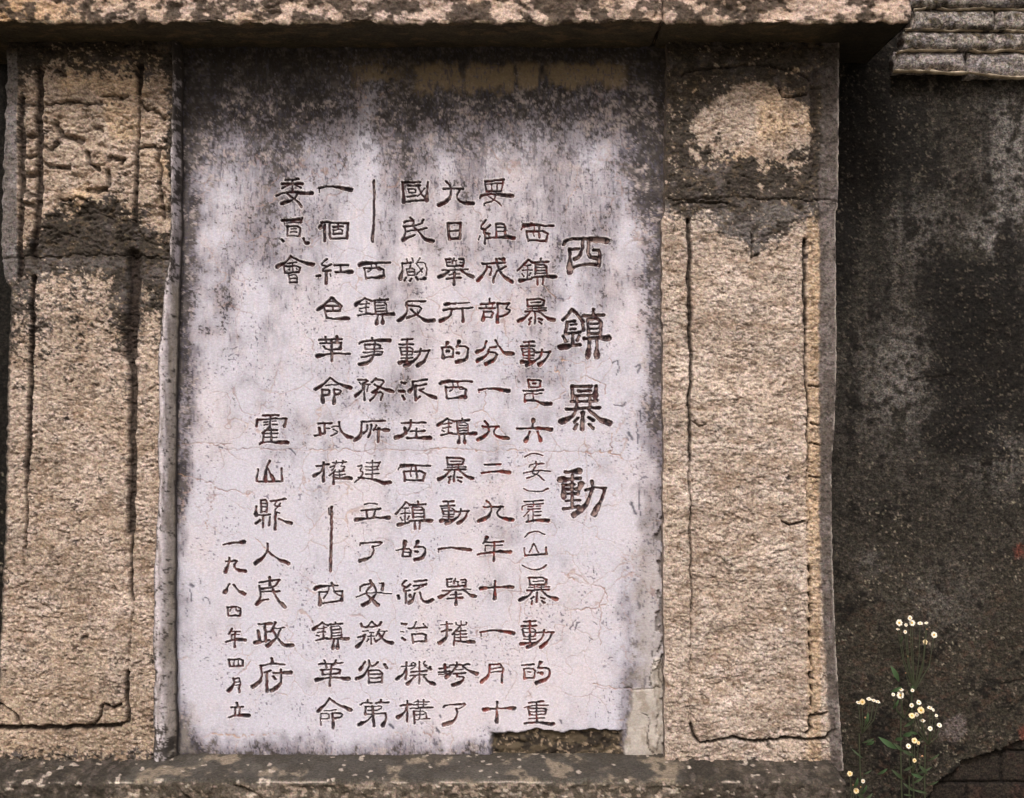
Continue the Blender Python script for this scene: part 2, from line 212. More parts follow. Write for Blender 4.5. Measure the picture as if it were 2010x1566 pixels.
def sheet(X, Z, Y, col, back, split=None, name='stone', mat=None, parent=None, names=None):
    """a block face from arrays (rows down, columns right), with its four sides going back to depth `back`"""
    K = int(np.clip((back - Y.mean()) / .012, 1, 14))                      # steps down each flank, so the sides are stone too
    Xp, Zp, Yp = (np.pad(a, ((1, 1), (K, K)), mode='edge') for a in (X, Z, Y)); cp = np.pad(col, ((1, 1), (K, K), (0, 0)), mode='edge')
    if K > 1:
        dull = cp[:, K].mean(0) * .5 + cp.reshape(-1, 3).mean(0) * .25
        for k in range(K):
            t = (k + 1) / K
            for j, e, sg in ((K - 1 - k, K, 1), (Xp.shape[1] - K + k, Xp.shape[1] - K - 1, -1)):
                Yp[:, j] = Yp[:, e] + (back - Yp[:, e]) * t; yy = Yp[:, j] * 1000; zz = Zp[:, j] * 1000
                Xp[:, j] += sg * .0015 * fbm(yy / 14, zz / 14, 77, 3) * min(1, K * t)
                n_ = .55 + .9 * fbm(yy / 12, zz / 12, 78, 4, .65); m_ = min(1, .35 + t * 3)
                cp[:, j] = cp[:, e] * (1 - m_) + m_ * dull[None] * n_[:, None]
    Yp[0, :] = Yp[-1, :] = back
    V = np.stack([Xp, Yp, Zp], -1).reshape(-1, 3); cf = cp.reshape(-1, 3)
    F = gridfaces(*Xp.shape)
    if split is None: return mesh(name, V, F.reshape(-1, 4), mat, cf, parent)
    lab = np.pad(split[:-1, :-1], ((1, 1), (K, K)), mode='edge')[:F.shape[0], :F.shape[1]]
    out = {}
    for k in np.unique(lab):
        v, c, f = compact(V, cf, F[lab == k]); nm = names[k] if names else name
        out[k] = mesh(nm, v, f, mat, c, parent)
    return out

# ---------------------------------------------------------------- materials
def stone_mat(name, grain=420, grain_amt=.35, fleck=160, fleck_amt=.25, bump=.35, bscale=300, rough=.92, chroma=.05, hi=1.18):
    m = bpy.data.materials.new(name); m.use_nodes = True; N = m.node_tree.nodes; L = m.node_tree.links
    bs = N['Principled BSDF']; bs.inputs['Roughness'].default_value = rough; bs.inputs['Specular IOR Level'].default_value = .22
    a = N.new('ShaderNodeAttribute'); a.attribute_name = 'Col'
    g = N.new('ShaderNodeNewGeometry')
    def noise(sc, det=3, ro=.6, stretch=None):
        n = N.new('ShaderNodeTexNoise'); n.inputs['Scale'].default_value = sc; n.inputs['Detail'].default_value = det; n.inputs['Roughness'].default_value = ro
        if stretch:
            mp = N.new('ShaderNodeMapping'); mp.inputs['Scale'].default_value = stretch
            L.new(g.outputs['Position'], mp.inputs[0]); L.new(mp.outputs[0], n.inputs['Vector'])
        else: L.new(g.outputs['Position'], n.inputs['Vector'])
        return n
    def rng(src, f0, f1, t0, t1):
        r = N.new('ShaderNodeMapRange'); L.new(src, r.inputs[0])
        for k, v in zip((1, 2, 3, 4), (f0, f1, t0, t1)): r.inputs[k].default_value = v
        return r.outputs[0]
    n1 = noise(grain, 2, .7); n2 = noise(fleck, 3, .65, (1, 1, 1.7)); n3 = noise(grain * .8, 1, .5)
    v1 = rng(n1.outputs[0], .3, .7, 1 - grain_amt, 1 + grain_amt * .8 * (hi - .18))
    v2 = rng(n2.outputs[0], .36, .6, 1 - fleck_amt, 1.08)
    mu = N.new('ShaderNodeMath'); mu.operation = 'MULTIPLY'; L.new(v1, mu.inputs[0]); L.new(v2, mu.inputs[1])
    sc = N.new('ShaderNodeVectorMath'); sc.operation = 'SCALE'; L.new(a.outputs['Color'], sc.inputs[0]); L.new(mu.outputs[0], sc.inputs['Scale'])
    # faint colour mottling of the mineral grains
    cm = N.new('ShaderNodeVectorMath'); cm.operation = 'MULTIPLY_ADD'
    sub = N.new('ShaderNodeVectorMath'); sub.operation = 'MULTIPLY_ADD'; L.new(n3.outputs['Color'], sub.inputs[0])
    sub.inputs[1].default_value = (chroma * 4,) * 3; sub.inputs[2].default_value = (1 - chroma * 2,) * 3
    mm = N.new('ShaderNodeVectorMath'); mm.operation = 'MULTIPLY'; L.new(sc.outputs[0], mm.inputs[0]); L.new(sub.outputs[0], mm.inputs[1])
    L.new(mm.outputs[0], bs.inputs['Base Color'])
    nb = noise(bscale, 4, .65, (1, 1, 1.5)); b = N.new('ShaderNodeBump'); b.inputs['Strength'].default_value = bump; b.inputs['Distance'].default_value = .003
    L.new(nb.outputs[0], b.inputs['Height']); L.new(b.outputs[0], bs.inputs['Normal'])
    return m
def plain_mat(name, c, rough=.6, var=.25, sc=90, trans=0):
    m = bpy.data.materials.new(name); m.use_nodes = True; N = m.node_tree.nodes; L = m.node_tree.links; bs = N['Principled BSDF']
    bs.inputs['Roughness'].default_value = rough
    n = N.new('ShaderNodeTexNoise'); n.inputs['Scale'].default_value = sc; g = N.new('ShaderNodeNewGeometry'); L.new(g.outputs['Position'], n.inputs['Vector'])
    r = N.new('ShaderNodeMix'); r.data_type = 'RGBA'; L.new(n.outputs[0], r.inputs[0])
    c = np.asarray(c); r.inputs[6].default_value = (*(c * (1 - var)), 1); r.inputs[7].default_value = (*np.clip(c * (1 + var), 0, 1), 1)
    L.new(r.outputs[2], bs.inputs['Base Color'])
    return m
M_slab = stone_mat('whitewashed_slab', 330, .13, 150, .08, .22, 260, .85, .045)
M_tan = stone_mat('pitted_granite', 290, .40, 140, .30, .55, 240, .95, .07)
M_dark = stone_mat('mouldy_render', 280, .75, 110, .6, .6, 200, .95, .09)
M_mortar = stone_mat('mortar', 300, .16, 110, .2, .4, 220, .9, .04)

# colours of the things themselves
LAV = S(188, 186, 198); LAVG = S(168, 160, 172); LICH = S(90, 84, 82); LICHB = S(92, 84, 84)
TAN = S(170, 152, 136); TANP = S(194, 177, 165); TANO = S(188, 158, 120); CEM = S(104, 98, 96)
# ================================================================ the inscribed slab
def strokes(src, sh):
    ox, oy = SHEET[sh]; out = []
    for q in src.split(';'):
        k = 'n'
        if q[0] in 'hfk': k = q[0]; q = q[1:]
        v = list(map(float, q.split()))
        out.append((k, [(ox + v[i] / 6, oy + v[i + 1] / 6) for i in range(0, len(v), 2)]))
    return out
def smooth_line(p):                          # Chaikin, so bends are drawn with a brush and not a ruler
    if len(p) < 3: return p
    q = [p[0]]
    for a, b in zip(p[:-1], p[1:]):
        q += [(a[0] * .75 + b[0] * .25, a[1] * .75 + b[1] * .25), (a[0] * .25 + b[0] * .75, a[1] * .25 + b[1] * .75)]
    return [q[0]] + q[2:-2] + [q[-2], p[-1]]
GL = []
for sh, nm, src in TITLE: GL.append((nm, strokes(src, sh), 1.5, 'title'))
base = {}
for nm, (sh, src) in TEXT.items():
    s = strokes(src, sh); base[nm] = s; GL.append((nm, s, 1.0, 'text'))
def bbox(s):
    P = np.array([p for _, l in s for p in l]); return P.min(0), P.max(0)
for nm, sh, x0, y0, x1, y1 in AGAIN:
    s = base[nm]; ox, oy = SHEET[sh]; (a0, b0), (a1, b1) = bbox(s); X0, Y0, X1, Y1 = ox + x0 / 6, oy + y0 / 6, ox + x1 / 6, oy + y1 / 6
    jr = random.Random(int(X0 * 7 + Y0))
    GL.append((nm, [(k, [(X0 + (x - a0) / (a1 - a0) * (X1 - X0) + jr.uniform(-.8, .8), Y0 + (y - b0) / max(b1 - b0, 1) * (Y1 - Y0) + jr.uniform(-.7, .7)) for x, y in l]) for k, l in s], 1.0, 'text'))

FINE = 1.25
def axis(a, b, c, d, fine, coarse):          # a..b coarse, b..c fine, c..d coarse
    return np.concatenate([np.arange(a, b, coarse), np.arange(b, c, fine), np.arange(c, d + .01, coarse)])
ys = axis(78, 346, 1432, 1506, FINE, 2.6); us = axis(318, 432, 1205, 1322, FINE, 2.6)
def slabL(y): return np.interp(y, [78, 400, 700, 900, 1500], [352, 350, 340, 334, 330])
def slabR(y): return np.interp(y, [78, 500, 1000, 1500], [1312, 1304, 1302, 1304])
PY, PX = np.meshgrid(ys, us, indexing='ij'); PX = np.clip(PX, slabL(PY), slabR(PY))
wx = (fbm(PX / 9, PY / 9, 3, 2) - .5); wy = (fbm(PX / 9, PY / 9, 4, 2) - .5)

# --- relief and paint
H = (fbm(PX / 120, PY / 160, 20, 3) - .5) * 3 + (fbm(PX / 16, PY / 24, 24, 3) - .5) * .7       # mm, towards the camera
edge = np.minimum(PX - 330, 1306 - PX)
topD = np.interp(PY, [80, 140, 175, 215, 260, 320, 400, 500, 640, 800, 960, 1380, 1440, 1475, 1500], [1.1, 1.02, .88, .76, .60, .47, .36, .30, .26, .18, .06, .04, .2, .5, .85])
lft = np.interp(PX, [345, 375, 420, 560, 700, 722, 742, 775, 830, 900, 1100, 1200, 1270, 1306], [.3, .16, .1, .06, -.2, -.26, -.05, .08, .02, .05, .08, .0, .2, .42])
wide = np.interp(PY, [80, 200, 480, 700, 900, 1100, 1500], [.6, 1, 1, .6, .25, .08, .05])
D = topD + lft * wide
D += .34 * st(75, 10, edge + (fbm(PX / 30, PY / 30, 31) - .5) * 50) * np.interp(PX, [600, 1250], [1, .55]) * np.interp(PY, [500, 700, 900, 1100, 1350, 1420, 1500], [1.2, .9, .8, .5, .6, 1.2, 1.5])
D += .26 * np.exp(-((PX - 1235) / 26) ** 2) * st(1050, 1300, PY) + .12 * np.exp(-((PX - 1228) / 55) ** 2 - ((PY - 1330) / 60) ** 2)
D += .22 * np.exp(-((PX - 375) / 20) ** 2 - ((PY - 760) / 55) ** 2) + .3 * np.exp(-((PX - 362) / 13) ** 2 - ((PY - 930) / 70) ** 2)
D += .08 * np.exp(-((PX - 990) / 70) ** 2 - ((PY - 1440) / 30) ** 2) + .16 * np.exp(-((PX - 905) / 80) ** 2 - ((PY - 215) / 28) ** 2)
big = fbm(PX / 62, PY / 150, 40, 4); streak = fbm(PX / 5 + fbm(PX / 40, PY / 60, 43, 2) * 3, PY / 60, 44, 3); mid = fbm(PX / 20, PY / 24, 48, 4, .6); fine = fbm(PX / 4.6, PY / 5.2, 52, 3, .75)
col = np.tile(LAV, PX.shape + (1,))
col = mix(col, S(198, 191, 198), st(.45, .8, fbm(PX / 140, PY / 200, 60)) * .6)
D += .30 * st(440, 350, PX) * st(1360, 1440, PY) + .16 * st(1425, 1475, PY + (mid - .5) * 40) + .20 * st(1240, 1262, PX + (mid - .5) * 14) * st(700, 1000, PY)
D += .13 * st(720, 600, PX) * st(150, 180, PY) * st(360, 300, PY + (mid - .5) * 50)
D += .42 * st(388, 356, PX + (mid - .5) * 30) * st(1120, 1060, PY) * (.35 + .65 * st(.3, .6, fbm(PX / 20, PY / 50, 57, 3)))
wash = st(.12, .92, D * 1.35 + (big - .5) * .62 + (fbm(PX / 40, PY / 46, 56, 3) - .5) * .30 + (streak - .5) * .24 * np.interp(PY, [150, 300, 900, 1100], [1, 1.2, .8, .3]) + (mid - .5) * .25)
col = mix(col, S(110, 104, 112), wash * .88)
pale = st(.55, .85, streak) * st(200, 320, PY) * st(1000, 600, PY)
col = mix(col, S(222, 212, 218), pale * .3 * (1 - wash * .4))
D += .22 * st(1215, 1290, PX) * st(1000, 700, PY) * st(150, 260, PY)
lk = st(.54, .74, D * .90 + (mid - .5) * .50 + (fine - .5) * .75 + (big - .5) * .45)
lcol = mix(np.tile(LICH, PX.shape + (1,)), S(54, 50, 51), st(.3, .75, fbm(PX / 14, PY / 14, 66)))
col = mix(col, lcol, lk * .93)
ck = st(.64, .73, fbm(PX / 7, PY / 6, 67, 4, .75) * .62 + fbm(PX / 36, PY / 24, 69, 3) * .25 + np.clip(D, 0, 1.1) * .30) * st(400, 230, PY - 60 * st(430, 380, PX) - 120 * st(1240, 1290, PX))
col = mix(col, S(48, 44, 42), ck * .75); H += ck * .6
# crusts of pale lichen in the dark part
pl = st(.62, .82, fbm(PX / 9, PY / 8, 70, 4, .75) * .75 + fbm(PX / 34, PY / 30, 74, 2) * .3) * st(.35, .6, D) * st(135, 210, PY + (PX < 430) * -40)
col = mix(col, S(176, 164, 162), pl * .7)
H += pl * .8 + lk * .5 * fine
# brown weeping patch under the lintel
oc = st(.35, .6, fbm(PX / 26, PY / 90, 75, 3) + .35 * st(60, 0, np.abs(PY - 155)) - .1) * st(805, 835, PX + (mid - .5) * 30) * st(1240, 1215, PX) * st(118, 134, PY + (mid - .5) * 18) * st(196, 180, PY + (PX - 830) * .05 + (mid - .5) * 30)
oc2 = st(.45, .6, mid + .1) * np.exp(-((PX - 735) / 50) ** 2 - ((PY - 148) / 26) ** 2)
col = mix(col, S(140, 122, 98), np.maximum(oc * .7, oc2 * .7)); H += oc * 3
# rust tint and stains beneath the letters
col = mix(col, S(160, 152, 146), st(1232, 1266, PX + (mid - .5) * 34 + (fine - .5) * 12) * st(900, 1200, PY) * .55 + st(420, 350, PX) * st(1330, 1430, PY) * .4 * st(.4, .6, mid))
rs = st(.5, .75, fbm(PX / 24, PY / 45, 80, 3)) * np.exp(-((PX - 985) / 130) ** 2 - ((PY - 560) / 170) ** 2) + st(.62, .8, fbm(PX / 18, PY / 30, 84, 3)) * .5
col = mix(col, S(206, 176, 160), rs * .15 * (1 - lk))
# specks
sp = st(.80, .86, vn(PX / 3.1, PY / 3.3, 90)) * st(.52, .78, fbm(PX / 50, PY / 60, 91, 2) + D * .4)
col = mix(col, S(88, 84, 98), sp * .75)
sp2 = st(.78, .9, fbm(PX / 3.4, PY / 14, 93, 2)) * st(.35, .65, wash + .25 * st(600, 300, PY))
col = mix(col, S(70, 68, 80), sp2 * .6)
# craze of hair cracks
cz = cells(PX / 62 + wx * .08 + fbm(PX / 40, PY / 40, 100, 2) * .6, PY / 70 + wy * .08 + fbm(PX / 40, PY / 40, 103, 2) * .6, 7)
cm = st(.034, .008, cz) * st(.34, .60, fbm(PX / 90, PY / 90, 106, 2))
cz2 = cells(PX / 31 + wx * .3, PY / 26 + wy * .3, 8); cm2 = st(.035, .01, cz2) * st(.5, .7, fbm(PX / 60, PY / 60, 109, 2)) * .12
cr = np.maximum(cm, cm2) * (1 - lk)
CR = [[(345,872),(400,868),(430,873),(452,872)],[(430,885),(500,880),(562,884),(640,882),(700,884)],[(700,884),(800,883),(893,882),(935,885),(1000,883),(1060,886),(1140,888),(1200,886),(1225,898)],
 [(1000,540),(1030,572),(1065,560),(1100,590),(1122,580)],[(1096,703),(1148,715)],[(1151,700),(1151,735),(1149,760)],[(1151,739),(1188,755),(1190,772)],[(1085,712),(1098,740),(1112,770),(1080,790),(1040,802)],
 [(1104,1124),(1120,1133),(1140,1142),(1165,1148),(1190,1157),(1191,1190)],[(1191,1190),(1150,1195),(1110,1198)],[(917,815),(945,806),(950,804),(955,770)],[(948,806),(965,822),(990,850)],
 [(1151,860),(1151,940),(1152,1000)],[(1200,850),(1200,885)],[(1020,1100),(1021,1160),(1020,1225)],[(350,930),(420,950),(423,958),(412,1000),(404,1040)],[(423,957),(470,965),(500,970)],
 [(500,1054),(506,1060),(520,1078)],[(455,1330),(475,1320),(490,1300)],[(1178,1180),(1178,1265)],[(1165,1345),(1210,1350),(1240,1353),(1290,1350)],[(400,1445),(430,1442),(470,1445),(545,1441)],[(829,1435),(850,1444)]]
CRK = np.zeros(PX.shape)
for i, l in enumerate(CR):
    x = np.array(l); m = (PX > x[:, 0].min() - 8) & (PX < x[:, 0].max() + 8) & (PY > x[:, 1].min() - 8) & (PY < x[:, 1].max() + 8)
    d, _ = seg(PX[m] + wx[m] * 7, PY[m] + wy[m] * 7, l); CRK[m] = np.maximum(CRK[m], st(1.6, .3, d) * (.5 + .5 * st(.3, .6, fbm(PX[m] / 22, PY[m] / 22, 120 + i, 2))))
ccol = mix(np.tile(S(170, 140, 120), PX.shape + (1,)), S(120, 92, 86), fbm(PX / 40, PY / 40, 140, 2))
col = mix(col, ccol, np.clip(cr * .5, 0, 1)); col = mix(col, ccol, CRK * .85)
H -= cr * .5 + CRK * 1.2
# small blue-black daubs and scratches
for l, wd in (([(1120,1236),(1124,1220),(1130,1218)],2.2),([(1127,1238),(1131,1226),(1138,1223)],3.2),([(1154,1250),(1161,1254),(1155,1261)],1.8),([(1164,1222),(1170,1227)],2),([(1095,585),(1106,584),(1104,590)],2.4),
  ([(453,684),(465,682)],2),([(448,702),(456,697)],1.8),([(448,708),(463,707)],1.5),([(1203,712),(1212,708),(1216,722),(1208,738)],3),([(1248,722),(1256,715),(1252,730)],4),([(1205,795),(1222,797),(1230,790)],3),([(1163,1112),(1165,1126)],1.4),
  ([(429,878),(434,880)],4),([(568,882),(575,886),(580,892)],3),([(648,403),(650,408)],3),([(443,619),(442,624)],3.2),([(503,662),(504,667)],3.4),([(1250,830),(1254,868)],2.4),([(1232,850),(1242,860)],5),([(1255,960),(1256,1010)],2),([(1240,985),(1246,1006)],6),([(1258,805),(1257,826)],2),
  ([(1098,1413),(1101,1419)],5),([(766,1423),(772,1427)],5),([(861,1405),(864,1409)],4),([(858,1430),(862,1436)],5),([(373,1146),(377,1150)],6),([(374,1155),(375,1185)],2),([(398,1180),(402,1172),(410,1175),(412,1188)],2.2),([(364,1196),(368,1210)],2.2)):
    x = np.array(l); m = (PX > x[:, 0].min() - 8) & (PX < x[:, 0].max() + 8) & (PY > x[:, 1].min() - 8) & (PY < x[:, 1].max() + 8)
    d, _ = seg(PX[m] + wx[m] * 5, PY[m] + wy[m] * 5, l); q = st(wd * .75, wd * .2, d); col[m] = mix(col[m], S(52, 52, 66), q * .8); H[m] -= q * .8
# knocked-off foot of the slab, bottom right, down to the brown core
by = 1437 + (fbm(PX / 30, PX * 0 + .5, 150, 3) - .5) * 12 - 6 * st(960, 1180, PX)
brk = st(-1.5, 1.5, PY - by) * st(955, 972, PX + (mid - .5) * 16) * st(1232, 1218, PX + (mid - .5) * 14)
bc = mix(np.tile(S(80, 70, 56), PX.shape + (1,)), S(44, 38, 32), st(.42, .62, fbm(PX / 22, PY / 13, 155, 4, .6)))
bc = mix(bc, S(150, 132, 112), st(.66, .80, fbm(PX / 9, PY / 6, 158, 3, .6)) * .8)
col = mix(col, bc, brk); H = H * (1 - brk) + brk * (-15 + 9 * fbm(PX / 18, PY / 10, 160, 4))
# chips along the right edge
chip = st(.56, .66, fbm(PX / 10, PY / 22, 165, 3) + .35 * st(1285, 1306, PX) - .12) * st(1278, 1292, PX) * (st(980, 1010, PY) + .25)
chip = np.clip(chip, 0, 1); H -= chip * 7; col = mix(col, S(78, 70, 60), chip * .6)
# ragged foot and black moss line
ft = st(.45, .78, mid * .6 + fine * .5 + st(1462, 1494, PY) * .55 - .32) * st(1440, 1470, PY)
col = mix(col, S(72, 66, 62), ft * .8 * (1 - brk)); H -= ft * 2

# --- the letters, cut 3-4 mm deep with traces of dark and red paint
LAB = np.zeros(PX.shape, np.int32); INK = np.zeros(PX.shape)
names = {0: 'stone_face'}
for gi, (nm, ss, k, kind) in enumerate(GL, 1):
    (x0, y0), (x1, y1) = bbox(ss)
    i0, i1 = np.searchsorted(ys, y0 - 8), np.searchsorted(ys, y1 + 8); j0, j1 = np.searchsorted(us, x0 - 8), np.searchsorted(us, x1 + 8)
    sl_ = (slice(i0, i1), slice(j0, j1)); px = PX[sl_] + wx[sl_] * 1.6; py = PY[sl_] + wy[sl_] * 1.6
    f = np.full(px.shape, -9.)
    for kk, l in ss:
        r0 = {'n': 2.4, 'h': 2.5, 'f': 1.75, 'k': 3.2}[kk] * k
        if nm.startswith('dash'): r0 *= .95
        d, t = seg(px, py, smooth_line(l))
        r = r0 * (1.05 + (.75 if kk == 'h' else .1) * st(.35, .85, t) - .12 * np.sin(t * 3.1)) 
        r = r * (.86 + .28 * fbm(px / 6, py / 6, 200 + gi % 7, 2))
        f = np.maximum(f, r - d)
    inside = f > -.2
    depth = np.clip(f + .2, 0, None); dep = 7.0 * (1 - np.exp(-depth / 1.3)) * (1.25 if kind == 'title' else 1)
    H[sl_] -= np.where(inside, dep, 0)
    LAB[sl_] = np.where(inside, gi, LAB[sl_]); names[gi] = 'carved_character' if not nm.startswith('dash') and 'bracket' not in nm else ('carved_dash' if nm.startswith('dash') else 'carved_bracket')
    cx, cy = (x0 + x1) / 2, (y0 + y1) / 2
    red = np.interp(cx, [500, 620, 700, 880, 960, 1100], [.25, .2, .15, .25, .75, .55]) * np.interp(cy, [350, 600, 900, 1300], [.35, .6, 1, .8])
    if kind == 'title': red *= .25
    ink = np.tile(S(36, 24, 28), px.shape + (1,)); ink = mix(ink, S(132, 54, 44), np.clip(st(.35, .7, fbm(px / 8, py / 8, 230 + gi % 5, 2)) * red * 1.25, 0, 1))
    worn = st(.52 if kind == 'title' else .62, .80, fbm(px / 7, py / 7, 240 + gi % 9, 3) + .12 * st(1.2, 3.4, f) + (.10 if kind == 'title' else 0) + (-.05 if cy < 1000 else .02)) * st(.8, 2.2, f)
    ink = mix(ink, mix(np.tile(S(160, 142, 138), px.shape + (1,)), S(180, 120, 100), np.full(px.shape, red)), worn * (.75 if kind == 'title' else .5))
    col[sl_] = mix(col[sl_], ink, st(-.1, .9, f) * .96)
    lit_rim = st(-2.6, -.6, f) * (1 - st(-.4, .2, f)); H[sl_] += lit_rim * .9          # raised rim round each stroke
    col[sl_] = mix(col[sl_], S(232, 226, 228), lit_rim * .65 * (1 - lk[sl_]))  # light on the cut edges painted in as a pale outline

# mortar patch over the lower right corner
pd = np.minimum(PX - (1222 + 22 * st(1480, 1340, PY) + (fbm(PX * 0 + 3, PY / 20, 170) - .5) * 8), 1303 - PX)
pat = st(-1, 2.5, pd) * st(1348, 1353, PY + (wx + wy) * 3) * st(1497, 1490, PY)
p2 = st(1, 0, ((PX - 1290) / 16) ** 2 + ((PY - 1325) / 42) ** 2) * st(-2, 4, PY - 1285)
pat = np.maximum(pat, st(0, .4, p2))
pc = mix(np.tile(S(156, 149, 142), PX.shape + (1,)), S(190, 183, 176), fbm(PX / 40, PY / 40, 172)); pc = mix(pc, S(128, 116, 102), st(.55, .8, fbm(PX / 16, PY / 22, 175)) * .6)
pcr = np.zeros(PX.shape)
for l in ([(1303,1283),(1296,1296),(1284,1296),(1280,1278)],[(1286,1296),(1278,1310),(1276,1345)],[(1258,1396),(1275,1410),(1269,1440),(1272,1465),(1283,1478)],[(1303,1300),(1292,1318),(1297,1340)],[(1224,1352),(1298,1349)]):
    d, _ = seg(PX + wx * 5, PY + wy * 5, l); pcr = np.maximum(pcr, st(1.7, .4, d))
col = mix(col, pc, pat * .92); H = H + pat * 6; col = mix(col, S(56, 48, 42), pcr * .85); H -= pcr * 2.2
LAB[(pat > .5)] = 999; names[999] = 'mortar_patch'; LAB[(brk > .5) & (LAB == 0)] = 998; names[998] = 'broken_foot'
XX = np.clip(PX, slabL(PY), slabR(PY)); Xw = (XX - 1005) / 1000; Zw = (783 - PY) / 1000
stele = empty('inscribed_stele', (-.186, 0, -.72), 'tall whitewashed stone slab carved with columns of Chinese characters, black mould along its top', 'stone slab')
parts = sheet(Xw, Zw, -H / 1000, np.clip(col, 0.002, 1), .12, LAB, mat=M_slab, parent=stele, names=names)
parts[999]['label'] = 'tan mortar patch on the lower right corner'; parts[998]['label'] = 'knocked-off brown foot of the slab'
for gi, (nm, ss, k, kind) in enumerate(GL, 1):
    if gi in parts and kind == 'title': parts[gi]['label'] = 'large title character'
del PX, PY, H, D, col, big, streak, mid, fine, wash, lk, lcol, LAB, wx, wy, cz, cz2, pc, bc
# ================================================================ carved pilasters either side
def relief(px, py, seed, sx=10, sy=4.6, amp=2.5):        # short chisel pits lying flat, mm
    wv = (fbm(px / 60, py / 40, seed + 50, 2) - .5) * 26
    a = fbm(px / sx, (py + wv) / sy, seed, 3, .62); b = fbm(px / (sx * .45), (py + wv) / (sy * .55), seed + 7, 2)
    r = 1 - np.abs(a * 2 - 1)
    return (a - .5) * amp * 1.5 + (st(.1, .8, r) - .6) * amp * .7 + (b - .5) * amp * .9
def pits(px, py, seed, cov=.70):
    wv = (fbm(px / 60, py / 40, seed + 50, 2) - .5) * 26
    return st(cov, cov + .10, fbm(px / 9, (py + wv) / 3.8, seed + 3, 3, .6))
PD = -.042
def pilaster(which):
    if which == 'left':
        rows = np.arange(62, 1512, 2.0); cols = np.arange(-30, 352, 2.0)
        PY, PX = np.meshgrid(rows, cols, indexing='ij')
        Lx = np.interp(PY, [60, 250, 400, 500, 545, 565, 700, 850, 1050, 1150, 1400, 1566], [13, 9, 3, 1, 8, 19, 16, 12, 9, 4, -8, -20]) + (fbm(PX * 0, PY / 14, 301, 3) - .5) * 5
        Rx = np.interp(PY, [60, 300, 500, 560, 700, 1000, 1250, 1500], [347, 343, 340, 332, 327, 325, 314, 312]) + (fbm(PX * 0, PY / 22, 305, 3) - .5) * 7
        PX = np.clip(PX, Lx, Rx)
        s = 310
    else:
        rows = np.arange(62, 1516, 2.0); cols = np.arange(1290, 1672, 2.0)
        PY, PX = np.meshgrid(rows, cols, indexing='ij')
        Lx = np.interp(PY, [60, 300, 410, 430, 1000, 1500], [1311, 1307, 1306, 1300, 1303, 1306]) + (fbm(PX * 0, PY / 20, 331, 3) - .5) * 4
        Rx = np.interp(PY, [60, 380, 405, 415, 700, 830, 900, 1100, 1300, 1500], [1649, 1646, 1645, 1641, 1643, 1640, 1633, 1635, 1643, 1656]) + (fbm(PX * 0, PY / 9, 335, 2) - .5) * 1.6
        PX = np.clip(PX, Lx, Rx)
        s = 340
    big = fbm(PX / 80, PY / 80, s, 3); mid = fbm(PX / 22, PY / 20, s + 4, 4, .6); fine = fbm(PX / 6, PY / 5, s + 8, 3, .7)
    if which == 'left':
        rough = np.interp(PY, [420, 520], [1.6, 1.0])
        H = relief(PX, PY, s + 12) * (.35 + 1.35 * st(.3, .7, mid)) + (fbm(PX / 42, PY / 30, s + 20, 3) - .5) * 12 * st(520, 420, PY) + (big - .5) * 6
        bw = (fbm(PX / 34, PY / 34, 371, 3) - .5) * 1.1; bl = cells(PX / 66 + bw, PY / 37 + bw * .7, 11); up_ = st(500, 470, PY) * st(120, 150, PY)
        H += up_ * (4 * st(0, .22, bl) - 3)
        col = mix(np.tile(TAN, PX.shape + (1,)), TANP, st(.3, .8, mid * .6 + big * .5 - .05)); col = mix(col, TANO, st(.45, .8, big) * st(560, 400, PY) * .55)
        col = mix(col, S(158, 138, 114), st(1200, 1500, PY) * .5)
        # mould: under the lintel, the curved band over the joint, thinning downwards
        D = np.interp(PY, [60, 100, 135, 165], [1.1, 1, .62, .12]) + .35 * st(70, 40, PX) * st(400, 250, PY)
        arch = 388 + 100 * np.minimum(((PX - 190) / 150) ** 2, 1)
        D += 1.15 * st(-22, 26, PY - arch + (mid - .5) * 40 + (fine - .5) * 22) * st(560, 490, PY + (mid - .5) * 40) + .66 * st(505, 530, PY) * st(860, 560, PY) * (.42 + .58 * (st(110, 40, PX) + st(190, 260, PX) * st(700, 600, PY)))
        D += .35 * st(215, 250, PX) * st(560, 540, PY) * 0 + .25 * np.exp(-((PX - 245) / 22) ** 2) * st(500, 530, PY) * st(1000, 760, PY)
        D += np.interp(PY, [1455, 1480, 1512], [0, .45, .8]) + .3 * st(290, 320, PX) * st(1380, 1460, PY)
        D += .3 * st(300, 335, PX) * st(500, 300, PY) - .05 + .5 * st(320, 340, PX + (Rx < 335) * 14) * st(1100, 900, PY)
        cem = st(36, 31, PX + (mid - .5) * 6) * st(560, 535, PY) * st(95, 115, PY)
        lowmould = st(26, 16, PX - (Lx - 16)) * st(545, 570, PY)
    else:
        H = relief(PX, PY, s + 12) * (.35 + 1.0 * st(.3, .7, mid)) + (big - .5) * 6 + (fbm(PX / 34, PY / 20, s + 20, 3) - .5) * 5
        col = mix(np.tile(S(178, 161, 147), PX.shape + (1,)), S(198, 183, 172), st(.3, .8, mid * .6 + big * .5 - .05)); col = mix(col, TANO, st(.5, .9, big) * st(420, 300, PY) * .6 + st(1578, 1590, PX) * st(1614, 1608, PX) * st(400, 430, PY) * .55)
        cx = 1470 + (PX - 1470); dome = np.interp(PX, [1340, 1356, 1380, 1410, 1440, 1480, 1520, 1555, 1585, 1600], [262, 228, 205, 180, 158, 150, 160, 178, 198, 240])
        D = .98 - .95 * st(-14, 40, PY - dome + (mid - .5) * 44 + (fine - .5) * 30) * st(1345, 1362, PX + (mid - .5) * 20) * st(1600, 1572, PX + (mid - .5) * 20) * st(345, 262, PY + (mid - .5) * 60 + np.abs(PX - 1500) * .10)
